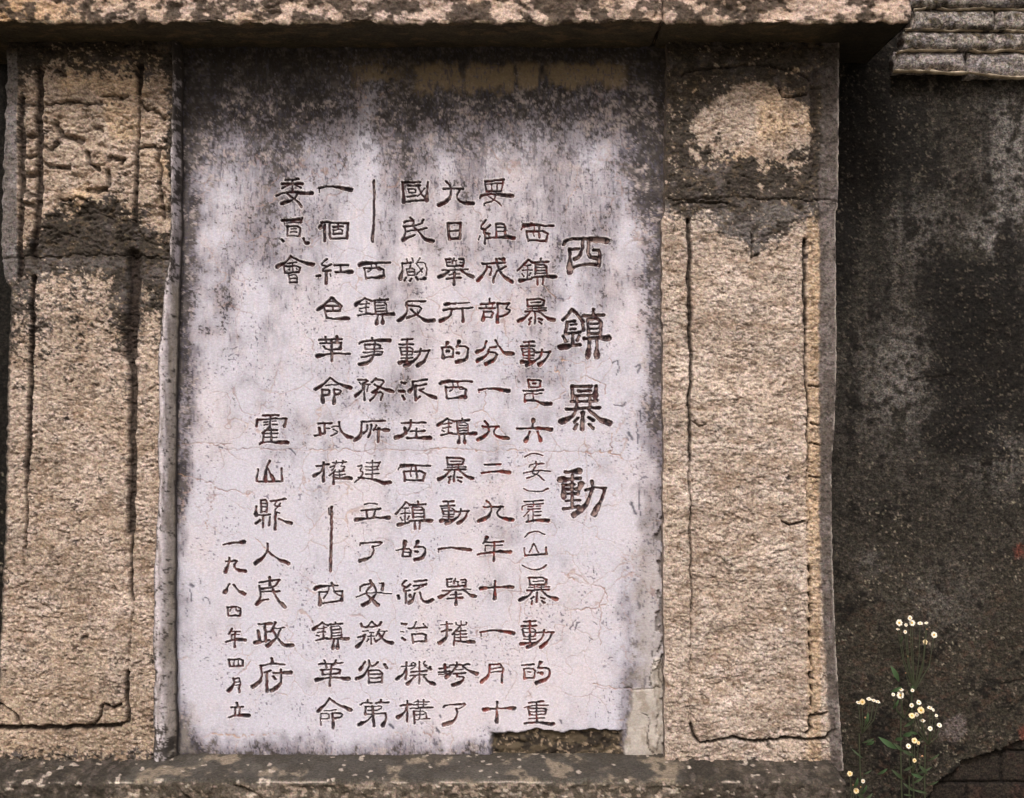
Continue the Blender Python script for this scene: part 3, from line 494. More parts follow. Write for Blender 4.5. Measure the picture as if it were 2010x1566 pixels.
        D -= .36 * st(.5, .7, mid) * st(150, 175, PY) * st(330, 300, PY) * 0 * st(1320, 1335, PX) * (1 - st(1620, 1632, PX))
        low = st(385, 400, PY)
        tri = 420 + 85 * np.clip((PX - 1390) / 90, 0, 1) * st(1600, 1470, PX) + 20 * st(1600, 1640, PX)
        D = D * (1 - low) + low * (.84 * st(44, -34, PY - tri + (mid - .5) * 90 + (fine - .5) * 30) * st(1345, 1440, PX + (480 - PY) * 1.6 + (mid - .5) * 40) + .16 * st(520, 440, PY))
        D += np.interp(PY, [1470, 1500, 1514], [0, .25, .95])
        cem = st(1604, 1612, PX + (mid - .5) * 7 - np.interp(PY, [60, 400, 1000, 1250, 1480], [10, 0, 0, 9, 22]))
        lowmould = cem * 0
    # grooves
    G = np.zeros(PX.shape)
    def g(pts, wd, wob=2., depth=1.): 
        nonlocal G; G = np.maximum(G, gap(PX, PY, pts, wd, wob, s + 30 + len(pts) + int(wd)) * depth)
    if which == 'left':
        g([(42, 190), (41, 300), (39, 540)], 10, 2.4, .9); g([(77, 140), (75, 300), (72, 440), (66, 500)], 12, 2.2)
        g([(277, 130), (274, 180)], 10); g([(274, 180), (270, 290)], 4, 1.5, .6); g([(270, 290), (266, 360), (267, 440)], 7, 1.5, .8)
        g([(66, 545), (63, 640), (61, 760), (56, 860), (52, 930)], 7.5, 2.2); g([(52, 930), (51, 1010), (48, 1075)], 3.5, 2, .8); g([(48, 1075), (45, 1200)], 2, 2, .35)
        g([(262, 500), (263, 570), (257, 640), (256, 700)], 21, 3.0); g([(256, 690), (262, 760), (258, 830), (260, 900), (257, 1042)], 13, 2.2); g([(257, 1042), (258, 1140), (262, 1180)], 5, 2.2, .75); g([(262, 1180), (253, 1280), (252, 1320)], 2.6, 2, .45)
        g([(252, 1320), (248, 1365), (253, 1395), (250, 1416), (232, 1424)], 6, 2, .85); g([(232, 1426), (150, 1428), (80, 1430), (-10, 1430)], 9, 1.8)
        g([(205, 1382), (222, 1391), (238, 1382)], 5, 1, .9); g([(200, 1384), (198, 1404), (182, 1424)], 4, 1.4, .8); g([(-5, 1380), (18, 1392), (30, 1402), (34, 1412), (42, 1424)], 4, 1.4, .85)
        # natural partings in the upper stone
        for l, wd in (([(110,245),(122,262),(140,270),(160,276)],11),([(205,191),(250,190)],6),([(88,203),(130,200),(200,206)],5),([(82,290),(100,290),(112,278)],8),([(90,322),(112,325),(135,330)],10),([(212,335),(212,365),(190,378)],8),([(170,372),(210,374)],6),([(182,248),(200,258)],9),([(172,300),(175,320),(190,330)],7),([(215,310),(240,312),(236,322)],7),([(120,136),(126,146)],9),
          ([(275,290),(300,288),(325,292)],8),([(312,292),(316,350),(318,430)],6),([(44,205),(70,207)],10),([(44,263),(72,265)],8),([(42,305),(70,306)],8),([(42,348),(55,345),(72,338)],8),([(44,372),(58,385),(70,382)],9),([(42,398),(70,402)],7),([(305,222),(320,232)],8),([(120,395),(150,388),(170,398)],4),([(273,200),(285,215),(310,210)],3)): g(l, wd, 3, .7)
    else:
        g([(1352, 432), (1353, 600), (1356, 700)], 6.5, 2.4, 1); g([(1356, 700), (1353, 790), (1354, 900)], 5.5, 2.4, .9); g([(1354, 900), (1355, 1040), (1357, 1200)], 3.6, 3, .65); g([(1357, 1200), (1355, 1330), (1354, 1430)], 2.2, 2, .4)
        g([(1580, 470), (1579, 560), (1582, 640)], 5.5, 2.4, 1); g([(1582, 640), (1582, 720), (1585, 800), (1585, 900)], 3.6, 3, .8); g([(1585, 900), (1587, 1040)], 2.4, 3, .5)
        for y in np.arange(1110, 1390, 26): g([(1586 + (y - 1110) * .02, y), (1588 + (y - 1110) * .02, y + 13)], 4, 2, .8)
        g([(1355, 1424), (1362, 1446), (1375, 1457), (1400, 1455), (1440, 1448), (1470, 1452), (1500, 1456), (1540, 1450), (1580, 1451), (1622, 1451), (1630, 1440), (1640, 1436)], 5.5, 2, .95)
        g([(1593, 1405), (1612, 1403), (1622, 1398)], 4, 1, .8); g([(1590, 1405), (1587, 1420), (1592, 1430), (1583, 1438)], 5, 1, .8)
        g([(1598, 140), (1598, 330)], 10, 3, .55); g([(1622, 110), (1624, 200), (1621, 330)], 3.5, 2, .8); g([(1340, 395), (1430, 400)], 4, 2, .6)
        g([(1338, 150), (1345, 142), (1400, 133), (1500, 128), (1560, 138), (1590, 158)], 4, 2, .6); g([(1528, 172), (1535, 192), (1583, 185)], 4, 1.2, .7)
        g([(1475, 460), (1478, 505), (1490, 498)], 3, 1.5, .7); g([(1535, 1023), (1550, 1031), (1580, 1024)], 3.5, 1.2, .8); g([(1360, 828), (1372, 836), (1385, 832)], 3, 1, .6)
        for y in (755, 832, 870, 935): g([(1590, y), (1610, y + 3)], 3.5, 2, .7)
    H += -16 * G
    lk = st(.42, .64, D * .96 + (mid - .5) * .70 + (fine - .5) * .95)
    lc = mix(np.tile(S(54, 49, 45), PX.shape + (1,)), S(40, 36, 31), st(.3, .7, fbm(PX / 12, PY / 12, s + 60))); lc = mix(lc, S(86, 80, 80), st(.55, .8, fbm(PX / 30, PY / 30, s + 64)) * .7)
    lc = mix(lc, S(104, 99, 98), (st(385, 410, PY) * st(530, 480, PY) if which == 'right' else st(495, 520, PY) * st(640, 560, PY) * .6) * st(.4, .62, fbm(PX / 26, PY / 20, s + 66, 3)) * .8)
    lc = mix(lc, S(98, 84, 66), st(.66, .8, fbm(PX / 8, PY / 6, s + 68)) * .5)
    pt = pits(PX, PY, s, .61)
    H -= pt * 2.0; col = mix(col, S(84, 66, 56), pt * .55)                     # pits sunk and coloured darker than the stone
    tone = fbm(PX / 120, PY / 70, s + 75, 4, .6); col = col * (.80 + .36 * tone)[..., None]; col = mix(col, S(126, 104, 84), st(.52, .78, fbm(PX / 40, PY / 16, s + 78, 4, .6)) * .5)
    clu = st(.45, .75, fbm(PX / 50, PY / 40, s + 80, 3)); col = mix(col, S(60, 50, 44), st(.60, .74, fine) * clu * .55)
    dk = st(.74, .84, vn(PX / 3.6, PY / 3.0, s + 71)); col = mix(col, S(92, 76, 66), dk * .55)
    lt = st(.72, .86, vn(PX / 5.2, PY / 2.6, s + 73)); col = mix(col, S(226, 206, 190), lt * .5)
    col = mix(col, lc, lk * .94); H = H + lk * (fine - .5) * 2.4
    col = mix(col, S(44, 36, 32), st(.25, .85, G) * .9)                        # soil packed in the cut borders
    cc = mix(np.tile(CEM, PX.shape + (1,)), S(126, 120, 120), st(.4, .8, mid)); cc = mix(cc, S(52, 48, 46), st(.66, .8, fine) * .8)
    if which == 'right': cc = mix(np.tile(S(84, 77, 73), PX.shape + (1,)), S(112, 104, 102), st(.4, .8, mid)); cc = mix(cc, S(48, 43, 40), st(.6, .75, fine) * .8)
    col = mix(col, cc, cem * .95); H = H * (1 - cem * .75) + cem * (fine - .5) * 2 - cem * 2
    col = mix(col, S(46, 42, 38), lowmould * .85)
    if which == 'right':
        rim = st(5.5, 1, Rx - PX) * st(.3, .6, fbm(PX * 0, PY / 26, 390, 3)); col = mix(col, S(170, 160, 152), rim * .75)
        for cx_, cy_ in ((1534, 1236), (1541, 1195)):
            q = st(5, 2, np.hypot(PX - cx_ + (fine - .5) * 5, PY - cy_)); col = mix(col, S(236, 232, 226), q * .9); H += q * 2
    e = np.minimum(PX - Lx, Rx - PX); H = H * st(-1, 9, e) - 5 * st(7, 0, e) ** 2
    joint = 502 if which == 'left' else 392
    jg = gap(PX, PY, [(-50, joint + 8), (120, joint), (200, joint - 3), (360, joint + 6)] if which == 'left' else [(1290, joint), (1450, joint - 4), (1680, joint + 4)], 3.5, 3, s + 90)
    H -= jg * 5
    XX = np.clip(PX, Lx, Rx); X, Z = at(XX, PY, PD)
    LAB = np.where(PY < joint, 0, 1)
    if which == 'left':
        LAB = np.where((PX > 74) & (PX < 272) & (PY > 130) & (PY < joint), 2, LAB); LAB = np.where((PX > 60) & (PX < 257) & (PY > joint) & (PY < 1428), 3, LAB)
    else:
        LAB = np.where((PX > 1350) & (PX < 1598) & (PY > 130) & (PY < 345), 2, LAB); LAB = np.where((PX > 1355) & (PX < 1582) & (PY > 430) & (PY < 1450), 3, LAB)
    LAB = np.where(cem > .5, 4, LAB)
    lab = 'weathered granite pilaster left of the stele, its upper carved block broken and blocky' if which == 'left' else 'granite pilaster right of the stele with an arched carved block above a long chiselled panel'
    root = empty('stone_pilaster', (X.mean(), PD, Z.min()), lab, 'pilaster', 'carved pilasters flanking the slab')
    p = sheet(X, Z, PD - H / 1000, np.clip(col, .002, 1), .14, LAB, mat=M_tan, parent=root, names={0: 'upper_block', 1: 'lower_block', 2: 'carved_panel', 3: 'long_panel', 4: 'cement_edge'})
    p[4]['label'] = 'grey cement smeared along the outer edge'
pilaster('left'); pilaster('right')

# mortar fillet between the left pilaster and the slab
rows = np.arange(84, 1496, 2.0); cols = np.linspace(0, 1, 16); V_, U_ = np.meshgrid(rows, cols, indexing='ij')
Lm = np.interp(V_, [84, 300, 500, 560, 640, 700, 1000, 1030, 1200, 1500], [350, 346, 344, 334, 329, 322, 322, 316, 312, 314]) + (fbm(V_ * 0, V_ / 40, 401, 3) - .5) * 5
Rm = np.interp(V_, [84, 300, 500, 700, 1000, 1200, 1500], [355, 353, 352, 344, 341, 340, 344]) + (fbm(V_ * 0, V_ / 30, 405, 3) - .5) * 3
Lm = Lm - 7; Xp = Lm + (Rm - Lm) * U_; xf, zf = at(Xp, V_, -.03)
Y = -.012 * (1 - U_) ** 2 - .016 - .022 * np.clip(np.sin(np.clip(U_ * 1.12, 0, 1) * math.pi) ** .6, 0, 1) - .004 * fbm(Xp / 8, V_ / 20, 410, 3) - .012 * (1 - U_)
cf = mix(np.tile(S(150, 142, 142), Xp.shape + (1,)), S(192, 184, 188), st(.4, .7, fbm(Xp / 6, V_ / 60, 415, 4, .65) + .2 * st(900, 1100, V_) + .15 * st(620, 640, V_) * st(1010, 1000, V_) - .06))
cf = mix(cf, S(140, 130, 108), st(.45, .8, U_) * st(500, 600, V_) * .6)
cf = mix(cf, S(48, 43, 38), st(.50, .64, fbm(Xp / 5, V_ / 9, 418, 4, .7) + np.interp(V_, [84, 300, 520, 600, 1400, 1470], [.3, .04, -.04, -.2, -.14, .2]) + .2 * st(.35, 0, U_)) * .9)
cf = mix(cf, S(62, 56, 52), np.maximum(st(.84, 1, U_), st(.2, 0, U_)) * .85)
o = sheet(xf, zf, Y, cf, .1, mat=M_mortar, name='mortar_fillet')
tag(o, 'grey mortar fillet filling the crack between the left pilaster and the stele', 'mortar joint')

# ================================================================ lintel above, ledge below: rough stones with a rounded arris
def pathblock(name, xs, path, step, colf, hf, mat, parent=None, inward=False):
    """a stone whose face follows the (y, z) path; xs in metres at the face"""
    P = [np.array(p) for p in path]; pts = [P[0]]; S_ = [0.]
    for a, b in zip(P[:-1], P[1:]):
        n = max(int(np.linalg.norm(b - a) / step), 1)
        for k in range(1, n + 1): pts.append(a + (b - a) * k / n); S_.append(S_[-1] + np.linalg.norm(b - a) / n)
    pts = np.array(pts); S_ = np.array(S_)
    T = np.gradient(pts, axis=0); T /= np.linalg.norm(T, axis=1)[:, None]; Nrm = np.stack([T[:, 1], -T[:, 0]], 1)
    if Nrm[len(Nrm) // 2, 0] > 0: Nrm = -Nrm
    Sg, X = np.meshgrid(S_, xs, indexing='ij')
    h = hf(X * 1000, Sg * 1000); e = np.minimum(X - xs[0], xs[-1] - X) * 1000; h = h - 5 * st(8, 0, e) ** 2
    Y = pts[:, 0][:, None] + Nrm[:, 0][:, None] * h / 1000; Z = pts[:, 1][:, None] + Nrm[:, 1][:, None] * h / 1000
    Y = Y + X * 0; col = np.clip(colf(X * 1000, Sg * 1000), .002, 1)
    c0 = np.repeat(X[:, :1], 1, 1)
    Xp = np.concatenate([X[:, :1], X, X[:, -1:]], 1); Yp = np.concatenate([Y[:, :1] * 0 + .15, Y, Y[:, -1:] * 0 + .15], 1); Zp = np.concatenate([Z[:, :1], Z, Z[:, -1:]], 1)
    cp = np.concatenate([col[:, :1], col, col[:, -1:]], 1)
    V = np.stack([Xp, Yp, Zp], -1).reshape(-1, 3); F = gridfaces(*Xp.shape)
    if pts[-1, 1] > pts[0, 1]: F = F[..., ::-1]
    return mesh(name, V, F.reshape(-1, 4), mat, cp.reshape(-1, 3), parent)
LY = -.176; LZ = .688
def lint_col(x, s):                                       # s: mm from the top of the stone down the face then along the underside
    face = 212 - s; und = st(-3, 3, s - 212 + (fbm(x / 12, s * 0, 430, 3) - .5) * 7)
    c = mix(np.tile(S(176, 152, 132), x.shape + (1,)), S(190, 170, 160), fbm(x / 60, s / 40, 431)); c = mix(c, S(180, 142, 92), st(-700, -930, x) * .6)
    c = mix(c, S(206, 186, 172), st(.62, .8, fbm(x / 7, s / 5, 433)) * .5)
    d = fbm(x / 26, s / 20, 435, 4, .65) + .25 * np.interp(x, [-1000, -830, -760, -600, -480, -400, -250, -60, 120, 300, 380, 420, 600, 800], [-.2, 0, .35, -.1, -.1, .45, .35, -.15, .15, .2, -.1, .35, -.15, -.15]) + .1 * st(195, 150, s) + .035
    c = mix(c, mix(np.tile(S(84, 72, 62), x.shape + (1,)), S(48, 42, 37), fbm(x / 14, s / 12, 437)), st(.50, .62, d) * .92)
    c = mix(c, S(200, 182, 160), st(5, 0, np.abs(s - 208)) * st(.4, .6, fbm(x / 18, s * 0, 439)) * .6)
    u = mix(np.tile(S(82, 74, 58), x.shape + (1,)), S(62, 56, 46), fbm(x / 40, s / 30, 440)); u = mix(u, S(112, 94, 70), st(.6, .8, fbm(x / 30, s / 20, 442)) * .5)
    u = mix(u, S(40, 37, 31), st(560, 640, x) * .85); return mix(c, u, und)  # underside shade painted in, deepest beyond the right pilaster
def lint_h(x, s):
    j = fbm(x / 20, s / 14, 445, 4, .6); a = (fbm(x / 70, s / 60, 450, 3) - .5) * 14
    return (a + (j - .5) * 9 + relief(x, s, 452, 12, 8, 2.5)) * st(240, 205, s) + (fbm(x / 30, s / 30, 455, 3) - .5) * 5 - 2
def arr(a, b, st_=.0022): return np.linspace(a, b, int((b - a) / st_))
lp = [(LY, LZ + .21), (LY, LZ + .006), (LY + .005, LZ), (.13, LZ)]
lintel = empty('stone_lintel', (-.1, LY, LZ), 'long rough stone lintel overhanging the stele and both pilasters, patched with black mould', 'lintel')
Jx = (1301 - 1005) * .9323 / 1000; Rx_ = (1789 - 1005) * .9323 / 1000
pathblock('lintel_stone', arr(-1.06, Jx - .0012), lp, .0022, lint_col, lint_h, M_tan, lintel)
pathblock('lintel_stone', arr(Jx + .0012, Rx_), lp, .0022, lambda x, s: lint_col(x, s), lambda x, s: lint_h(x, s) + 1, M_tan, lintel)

BY, BZ = -.168, -.697
def led_col(x, s):                                        # s: mm from the wall outwards along the top, then down the front
    s0 = s; s = np.where(s < 228, s * .24, s - 173)
    c = mix(np.tile(S(88, 83, 76), x.shape + (1,)), S(68, 64, 59), fbm(x / 60, s / 18, 460, 4)); c = mix(c, S(150, 136, 118), st(.6, .78, fbm(x / 45, s / 22, 463, 3)) * .7)
    c = mix(c, S(70, 65, 58), st(.5, .66, fbm(x / 22, s / 12, 465, 4, .6) + .22 * st(105, 60, s0)) * .9)
    fr = st(-4, 4, s0 - 228 + (fbm(x / 20, s * 0, 467, 3) - .5) * 8)
    f = mix(np.tile(S(98, 89, 80), x.shape + (1,)), S(72, 65, 56), st(.40, .56, fbm(x / 20, s / 16, 470, 4, .65) + .02)); f = mix(f, S(158, 142, 128), st(.60, .74, fbm(x / 8, s / 7, 473, 3)) * .7)
    c = mix(c, f, fr); side = np.maximum(st(-690, -760, x), st(300, 330, x))
    dk = mix(np.tile(S(54, 49, 43), x.shape + (1,)), S(84, 76, 70), st(.5, .75, fbm(x / 12, s / 10, 476, 4, .65)))
    c = mix(c, dk, side * .85)
    c = mix(c, S(204, 190, 176), (st(3, 0, np.abs(s0 - 226)) * st(.55, .75, fbm(x / 40, s * 0, 478, 2)) + st(.93, .97, fbm(x / 14, s / 6, 479, 2))) * .6)  # pale flecks, and a highlight painted along the front edge
    return c
def led_h(x, s):
    side = np.maximum(st(-690, -760, x), st(300, 330, x))
    top = (fbm(x / 50, s / 40, 480, 3) - .5) * 4 + side * (fbm(x / 16, s / 12, 482, 4) - .5) * 8
    fr = (fbm(x / 45, s / 30, 484, 3) - .5) * 12 + (fbm(x / 16, s / 12, 486, 4, .6) - .5) * 8
    k = st(220, 240, s); d, _ = seg(x, s, [(-520, 228), (-470, 250), (-430, 285), (-380, 290), (-340, 310)]); d2, _ = seg(x, s, [(-620, 232), (-590, 262), (-560, 270)])
    return top * (1 - k) + fr * k - 9 * st(5, 1, np.minimum(d, d2))
bp = [(.06, BZ), (BY + .010, BZ - .002), (BY, BZ - .012), (BY - .004, BZ - .30)]
base_ = pathblock('stone_plinth', arr(-1.08, (1662 - 1005) * .9354 / 1000, .0024), bp, .0024, led_col, led_h, M_tan)
tag(base_, 'weathered stone plinth whose ledge carries the stele and the pilasters', 'plinth')
foot_z = BZ - .31
def rough_box(name, x0, x1, y0, y1, z0, z1, colf, mat, parent=None, step=.01, amp=4, seed=500, rnd_=.006):
    """six-sided stone with a rounded, uneven face"""
    xs = np.linspace(x0, x1, max(int((x1 - x0) / step), 3)); zs = np.linspace(z1, z0, max(int((z1 - z0) / step), 3)); Z, X = np.meshgrid(zs, xs, indexing='ij')
    e = np.minimum(np.minimum(X - x0, x1 - X), np.minimum(Z - z0, z1 - Z))
    Y = y0 + rnd_ * st(rnd_ * 1.4, 0, e) ** 2 - (fbm(X * 1000 / 26, Z * 1000 / 18, seed, 4) - .5) * amp / 1000
    X = X + (fbm(Z * 1000 / 15, X * 0 + seed, seed + 5, 3) - .5) * .004 * (st(.02, 0, np.minimum(X - x0, x1 - X)))
    Z = Z + (fbm(X * 1000 / 17, X * 0 + seed, seed + 9, 3) - .5) * .004 * (st(.014, 0, np.minimum(Z - z0, z1 - Z)))
    return sheet(X, Z, Y, np.clip(colf(X * 1000, Z * 1000), .002, 1), y1, mat=mat, name=name, parent=parent)
pl2 = rough_box('foundation_course', -1.08, .60, BY - .03, .1, -1.27, foot_z + .012, lambda x, z: mix(np.tile(S(86, 76, 64), x.shape + (1,)), S(52, 46, 40), fbm(x / 40, z / 30, 510)), M_dark, step=.012, amp=14)
tag(pl2, 'dark foundation stone under the plinth, down to the ground', 'foundation')

# ================================================================ the rendered wall behind
WD = .12
cols = np.concatenate([np.arange(-900, -60, 14), np.arange(-60, 40, 3.2), np.arange(40, 1600, 18), np.arange(1600, 2060, 2.6), np.arange(2060, 3000, 14)])
rows = np.concatenate([np.arange(-330, 60, 12), np.arange(60, 1590, 2.6), np.arange(1590, 1990, 14)])
PY, PX = np.meshgrid(rows, cols, indexing='ij')
big = fbm(PX / 150, PY / 150, 520, 3); m1 = fbm(PX / 48, PY / 56, 524, 4, .6); m2 = fbm(PX / 15, PY / 14, 530, 4, .65); fn = fbm(PX / 5, PY / 4.5, 534, 3, .7); stk = fbm(PX / 22, PY / 190, 538, 3)
col = mix(np.tile(S(46, 43, 38), PX.shape + (1,)), S(72, 67, 62), st(.35, .75, m1 * .6 + m2 * .4)); col = mix(col, S(58, 53, 44), st(950, 1250, PY) * .65)
def blob(x, y, rx, ry): return np.exp(-((PX - x) / rx) ** 2 - ((PY - y) / ry) ** 2)
lite = .85 * blob(1985, 330, 45, 160) + .9 * blob(1945, 465, 48, 34) + .55 * blob(1770, 740, 70, 110) + .3 * blob(1800, 430, 60, 90) + .4 * blob(1960, 900, 50, 60) + .35 * blob(1710, 1105, 28, 22) + .2 * blob(1850, 1180, 80, 60) + 0
dark = 1.0 * blob(1715, 240, 75, 190) + .8 * blob(1660, 400, 40, 200) + 1.1 * blob(1905, 570, 75, 70) + 1.1 * blob(1925, 760, 95, 120) + .5 * blob(1985, 560, 50, 80) + .35 * blob(1780, 330, 80, 100) + .5 * blob(1820, 300, 30, 90) + .9 * blob(1890, 560, 60, 55) + .8 * blob(1900, 700, 50, 80) + .9 * blob(1870, 860, 60, 40) + .45 * blob(1760, 1000, 60, 30) + .6 * blob(1995, 470, 24, 60) + .45 * blob(1668, 600, 12, 600) + .5 * blob(1770, 1450, 70, 90)  # mould blotches, plus shade painted into the corner beside the pilaster
col = mix(col, S(132, 127, 124), np.clip(lite * 1.35 * st(.32, .6, m2 * .65 + m1 * .45), 0, 1) * .85)
col = mix(col, S(22, 20, 18), st(.20, .55, dark * .85 + (m2 - .5) * .75 + (m1 - .5) * .95 + (stk - .5) * .25 * st(900, 500, PY)) * .88)
col = mix(col, S(30, 27, 23), st(.52, .68, m2 * .6 + m1 * .4) * .7); col = mix(col, S(118, 108, 96), st(.74, .84, fn) * .40)
col = mix(col, S(74, 58, 48), st(.68, .8, fbm(PX / 12, PY / 9, 544, 3)) * st(1000, 1300, PY) * .5)
for x, y, r in ((2002, 1082, 15), (2008, 1440, 16), (1995, 1485, 10)): col = mix(col, S(104, 58, 48), st(.35, .75, blob(x, y, r, r * 1.4) * .8 + (fn - .5) * .5) * .8)
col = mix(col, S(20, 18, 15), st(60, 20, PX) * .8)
pebble = st(.86, .9, vn(PX / 4.3, PY / 4.3, 548)) * st(.5, .7, fbm(PX / 50, PY / 50, 549, 2)) * st(600, 1000, PY); col = mix(col, S(150, 140, 124), pebble * .7)
H = (big - .5) * 14 + (m1 - .5) * 7 + (m2 - .5) * 3.4 + (fn - .5) * 1.5 + pebble
col = mix(col, S(22, 20, 18), st(.60, .76, stk) * st(1000, 650, PY) * st(120, 200, PY) * .38)
cr_, _ = seg(PX + (m2 - .5) * 9, PY + (fn - .5) * 5, [(1785, 748), (1810, 742), (1840, 741), (1870, 736), (1885, 726)]); q = st(2.5, .6, cr_); H -= q * 3; col = mix(col, S(30, 26, 22), q * .8)
for l in ([(1975,1015),(2000,1050)],[(1830,1130),(1850,1165)],[(1920,1330),(1970,1342),(2030,1330)],[(1985,1395),(2020,1360)]):
    d, _ = seg(PX + (m2 - .5) * 9, PY + (fn - .5) * 5, l); q = st(3, .6, d); H -= q * 3; col = mix(col, S(26, 23, 20), q * .8)
# grey daub
gd = st(1.15, .85, np.hypot((PX - 1869) * .9 + (PY - 1429) * .45, (PY - 1429) * .75 - (PX - 1869) * .25) / 24 + (m2 - .5) * .5); col = mix(col, S(104, 94, 92), gd * st(.3, .6, fn + .1) * .8); H += gd * 2
# render fallen off, old brick showing
yb = np.interp(PX, [1780, 1820, 1850, 1885, 1920, 1965, 2010, 2080, 2300], [1600, 1560, 1524, 1500, 1482, 1474, 1450, 1440, 1500]) + (m2 - .5) * 12
off = st(-2, 2, PY - yb) * st(1780, 1800, PX) * st(2400, 2380, PX)
bcol = mix(np.tile(S(48, 42, 36), PX.shape + (1,)), S(62, 48, 42), st(.5, .8, m1 + .15 * st(1930, 1990, PX))); bcol = mix(bcol, S(32, 27, 24), st(.5, .66, m2) * .8)
ry = PY - 1478; jr_ = np.minimum(np.abs((ry % 62) - 31) , 99); row_ = np.floor(ry / 62); jx = np.abs(((PX - 1972 + 70 * (row_ % 2)) % 150)); jx = np.minimum(jx, 150 - jx)
jn = np.maximum(st(4.5, 1.5, np.abs(jr_ - 31 + (fn - .5) * 3)) , st(4, 1.5, jx + (fn - .5) * 3)); bcol = mix(bcol, S(30, 26, 23), jn * .85)
col = mix(col, bcol, off); lip = st(5, 0, np.abs(PY - yb)) * st(1790, 1810, PX) * st(2390, 2370, PX); H = H * (1 - off * .6) - 15 * off - 7 * jn * off + lip * 3 * (1 - off)
X, Z = at(PX, PY, WD)
wall = empty('rendered_wall', (.3, WD, -1.25), 'black mouldy rendered wall set back behind the pilasters, bare brick showing low on the right', 'wall')
p = sheet(X, Z, WD - H / 1000, np.clip(col, .002, 1), WD + .35, np.where(off > .5, 1, 0), mat=M_dark, parent=wall, names={0: 'render', 1: 'exposed_brickwork'})
p[1]['label'] = 'dark reddish old brick where the render has fallen off'
del PX, PY, H, col, m1, m2, fn, big, stk

# ================================================================ stepped courses under the eaves, top right
cor = empty('corbelled_courses', (.9, .04, .62), 'stepped courses of thin grey stone slabs projecting from the wall beside the lintel end', 'stone courses')
def cb(x, z, sd):
    c = mix(np.tile(S(166, 158, 152), x.shape + (1,)), S(84, 78, 72), st(.44, .70, fbm(x / 17, z / 12, sd, 4, .65))); c = mix(c, S(150, 144, 148), st(.55, .75, fbm(x / 9, z / 8, sd + 5, 3)) * .7); return mix(c, S(110, 98, 60), st(.68, .8, fbm(x / 7, z / 7, sd + 9)) * .5)
rowsC = [(.03, -70, -28, [(1786, 2210)], .25), (.042, -24, 11, [(1788, 2120)], .6), (.054, 17, 55, [(1792, 1954), (1956, 2150)], .2), (.066, 60, 95, [(1776, 2200)], .25)]
n_ = 0
for y0, t, b, bricks, dkk in rowsC:
    for k, (a, c) in enumerate(bricks):
        n_ += 1; xa, za = at(a, t, y0); xc, zc = at(c, b, y0); sd = 600 + n_ * 13; tilt = rnd.uniform(-.001, .001)
        rough_box('stone_slab', xa, xc, y0 + tilt, .16, zc, za, (lambda sd, dkk: lambda x, z: mix(cb(x, z, sd), S(50, 45, 40), np.full(x.shape, dkk * .55)))(sd, dkk), M_dark, cor, .0035, 7, sd, .008)
    xa, za = at(bricks[0][0] + 2, t, y0 - .004); xc, _ = at(bricks[-1][1], t, y0)
    # a bed of pale lime mortar squeezed out over each course
    xs = np.arange(xa, xc, .004); wav = (fbm(xs * 1000 / 40, xs * 0, 700 + n_, 3) - .5) * .012; ww = .0026 * (.4 + .9 * fbm(xs * 1000 / 14, xs * 0, 710 + n_, 3))
    zz = np.stack([za + .003 + wav + ww, za + .003 + wav, za + .003 + wav - ww]); X = np.repeat(xs[None], 3, 0); Y = np.stack([xs * 0 + y0 + .004, xs * 0 + y0 - .0045, xs * 0 + y0 + .002])
    sheet(X, zz, Y, mix(np.tile(S(206, 190, 168), X.shape + (1,)), S(120, 108, 92), fbm(X * 1000 / 12, zz * 1000 / 9, 720 + n_)), y0 + .012, mat=M_mortar, name='mortar_bed', parent=cor)
y0 = .078
for k, (a, c, t, b) in enumerate([(1757, 1898, 97, 137), (1900, 2200, 100, 148)]):
    xa, za = at(a, t, y0); xc, zc = at(c, b, y0); sd = 800 + k * 13
    rough_box('stone_slab', xa, xc, y0, .16, zc, za, (lambda sd: lambda x, z: mix(cb(x, z, sd), S(134, 128, 132), np.full(x.shape, .35)))(sd), M_dark, cor, .0035, 9, sd, .010)
for i_, (t0, t1, xs_, yy, thick) in enumerate([(100, 97, (1760, 2190), y0 - .003, .0042), (137, 152, (1753, 2190), y0 + .002, .0050)]):
    px_ = np.arange(xs_[0], xs_[1], 4.0); xs, zb = at(px_, np.interp(px_, [1753, 1900, 2000, 2190], [t0, t0 + (t1 - t0) * .35, t1, t1]), yy)
    wav = (fbm(px_ / 38, px_ * 0, 830 + i_, 3) - .5) * .009 * (1 - i_ * .6); ww = thick * .62 * (.4 + .8 * fbm(px_ / 14, px_ * 0, 834 + i_, 3))
    zz = np.stack([zb + wav + ww, zb + wav, zb + wav - ww]); X = np.repeat(xs[None], 3, 0); Y = np.stack([xs * 0 + yy + .004, xs * 0 + yy - .004, xs * 0 + yy + .003])
    sheet(X, zz, Y, mix(np.tile(S(214, 198, 176), X.shape + (1,)), S(140, 126, 106), fbm(X * 1000 / 14, zz * 1000 / 9, 838 + i_)), yy + .012, mat=M_mortar, name='mortar_bed', parent=cor)

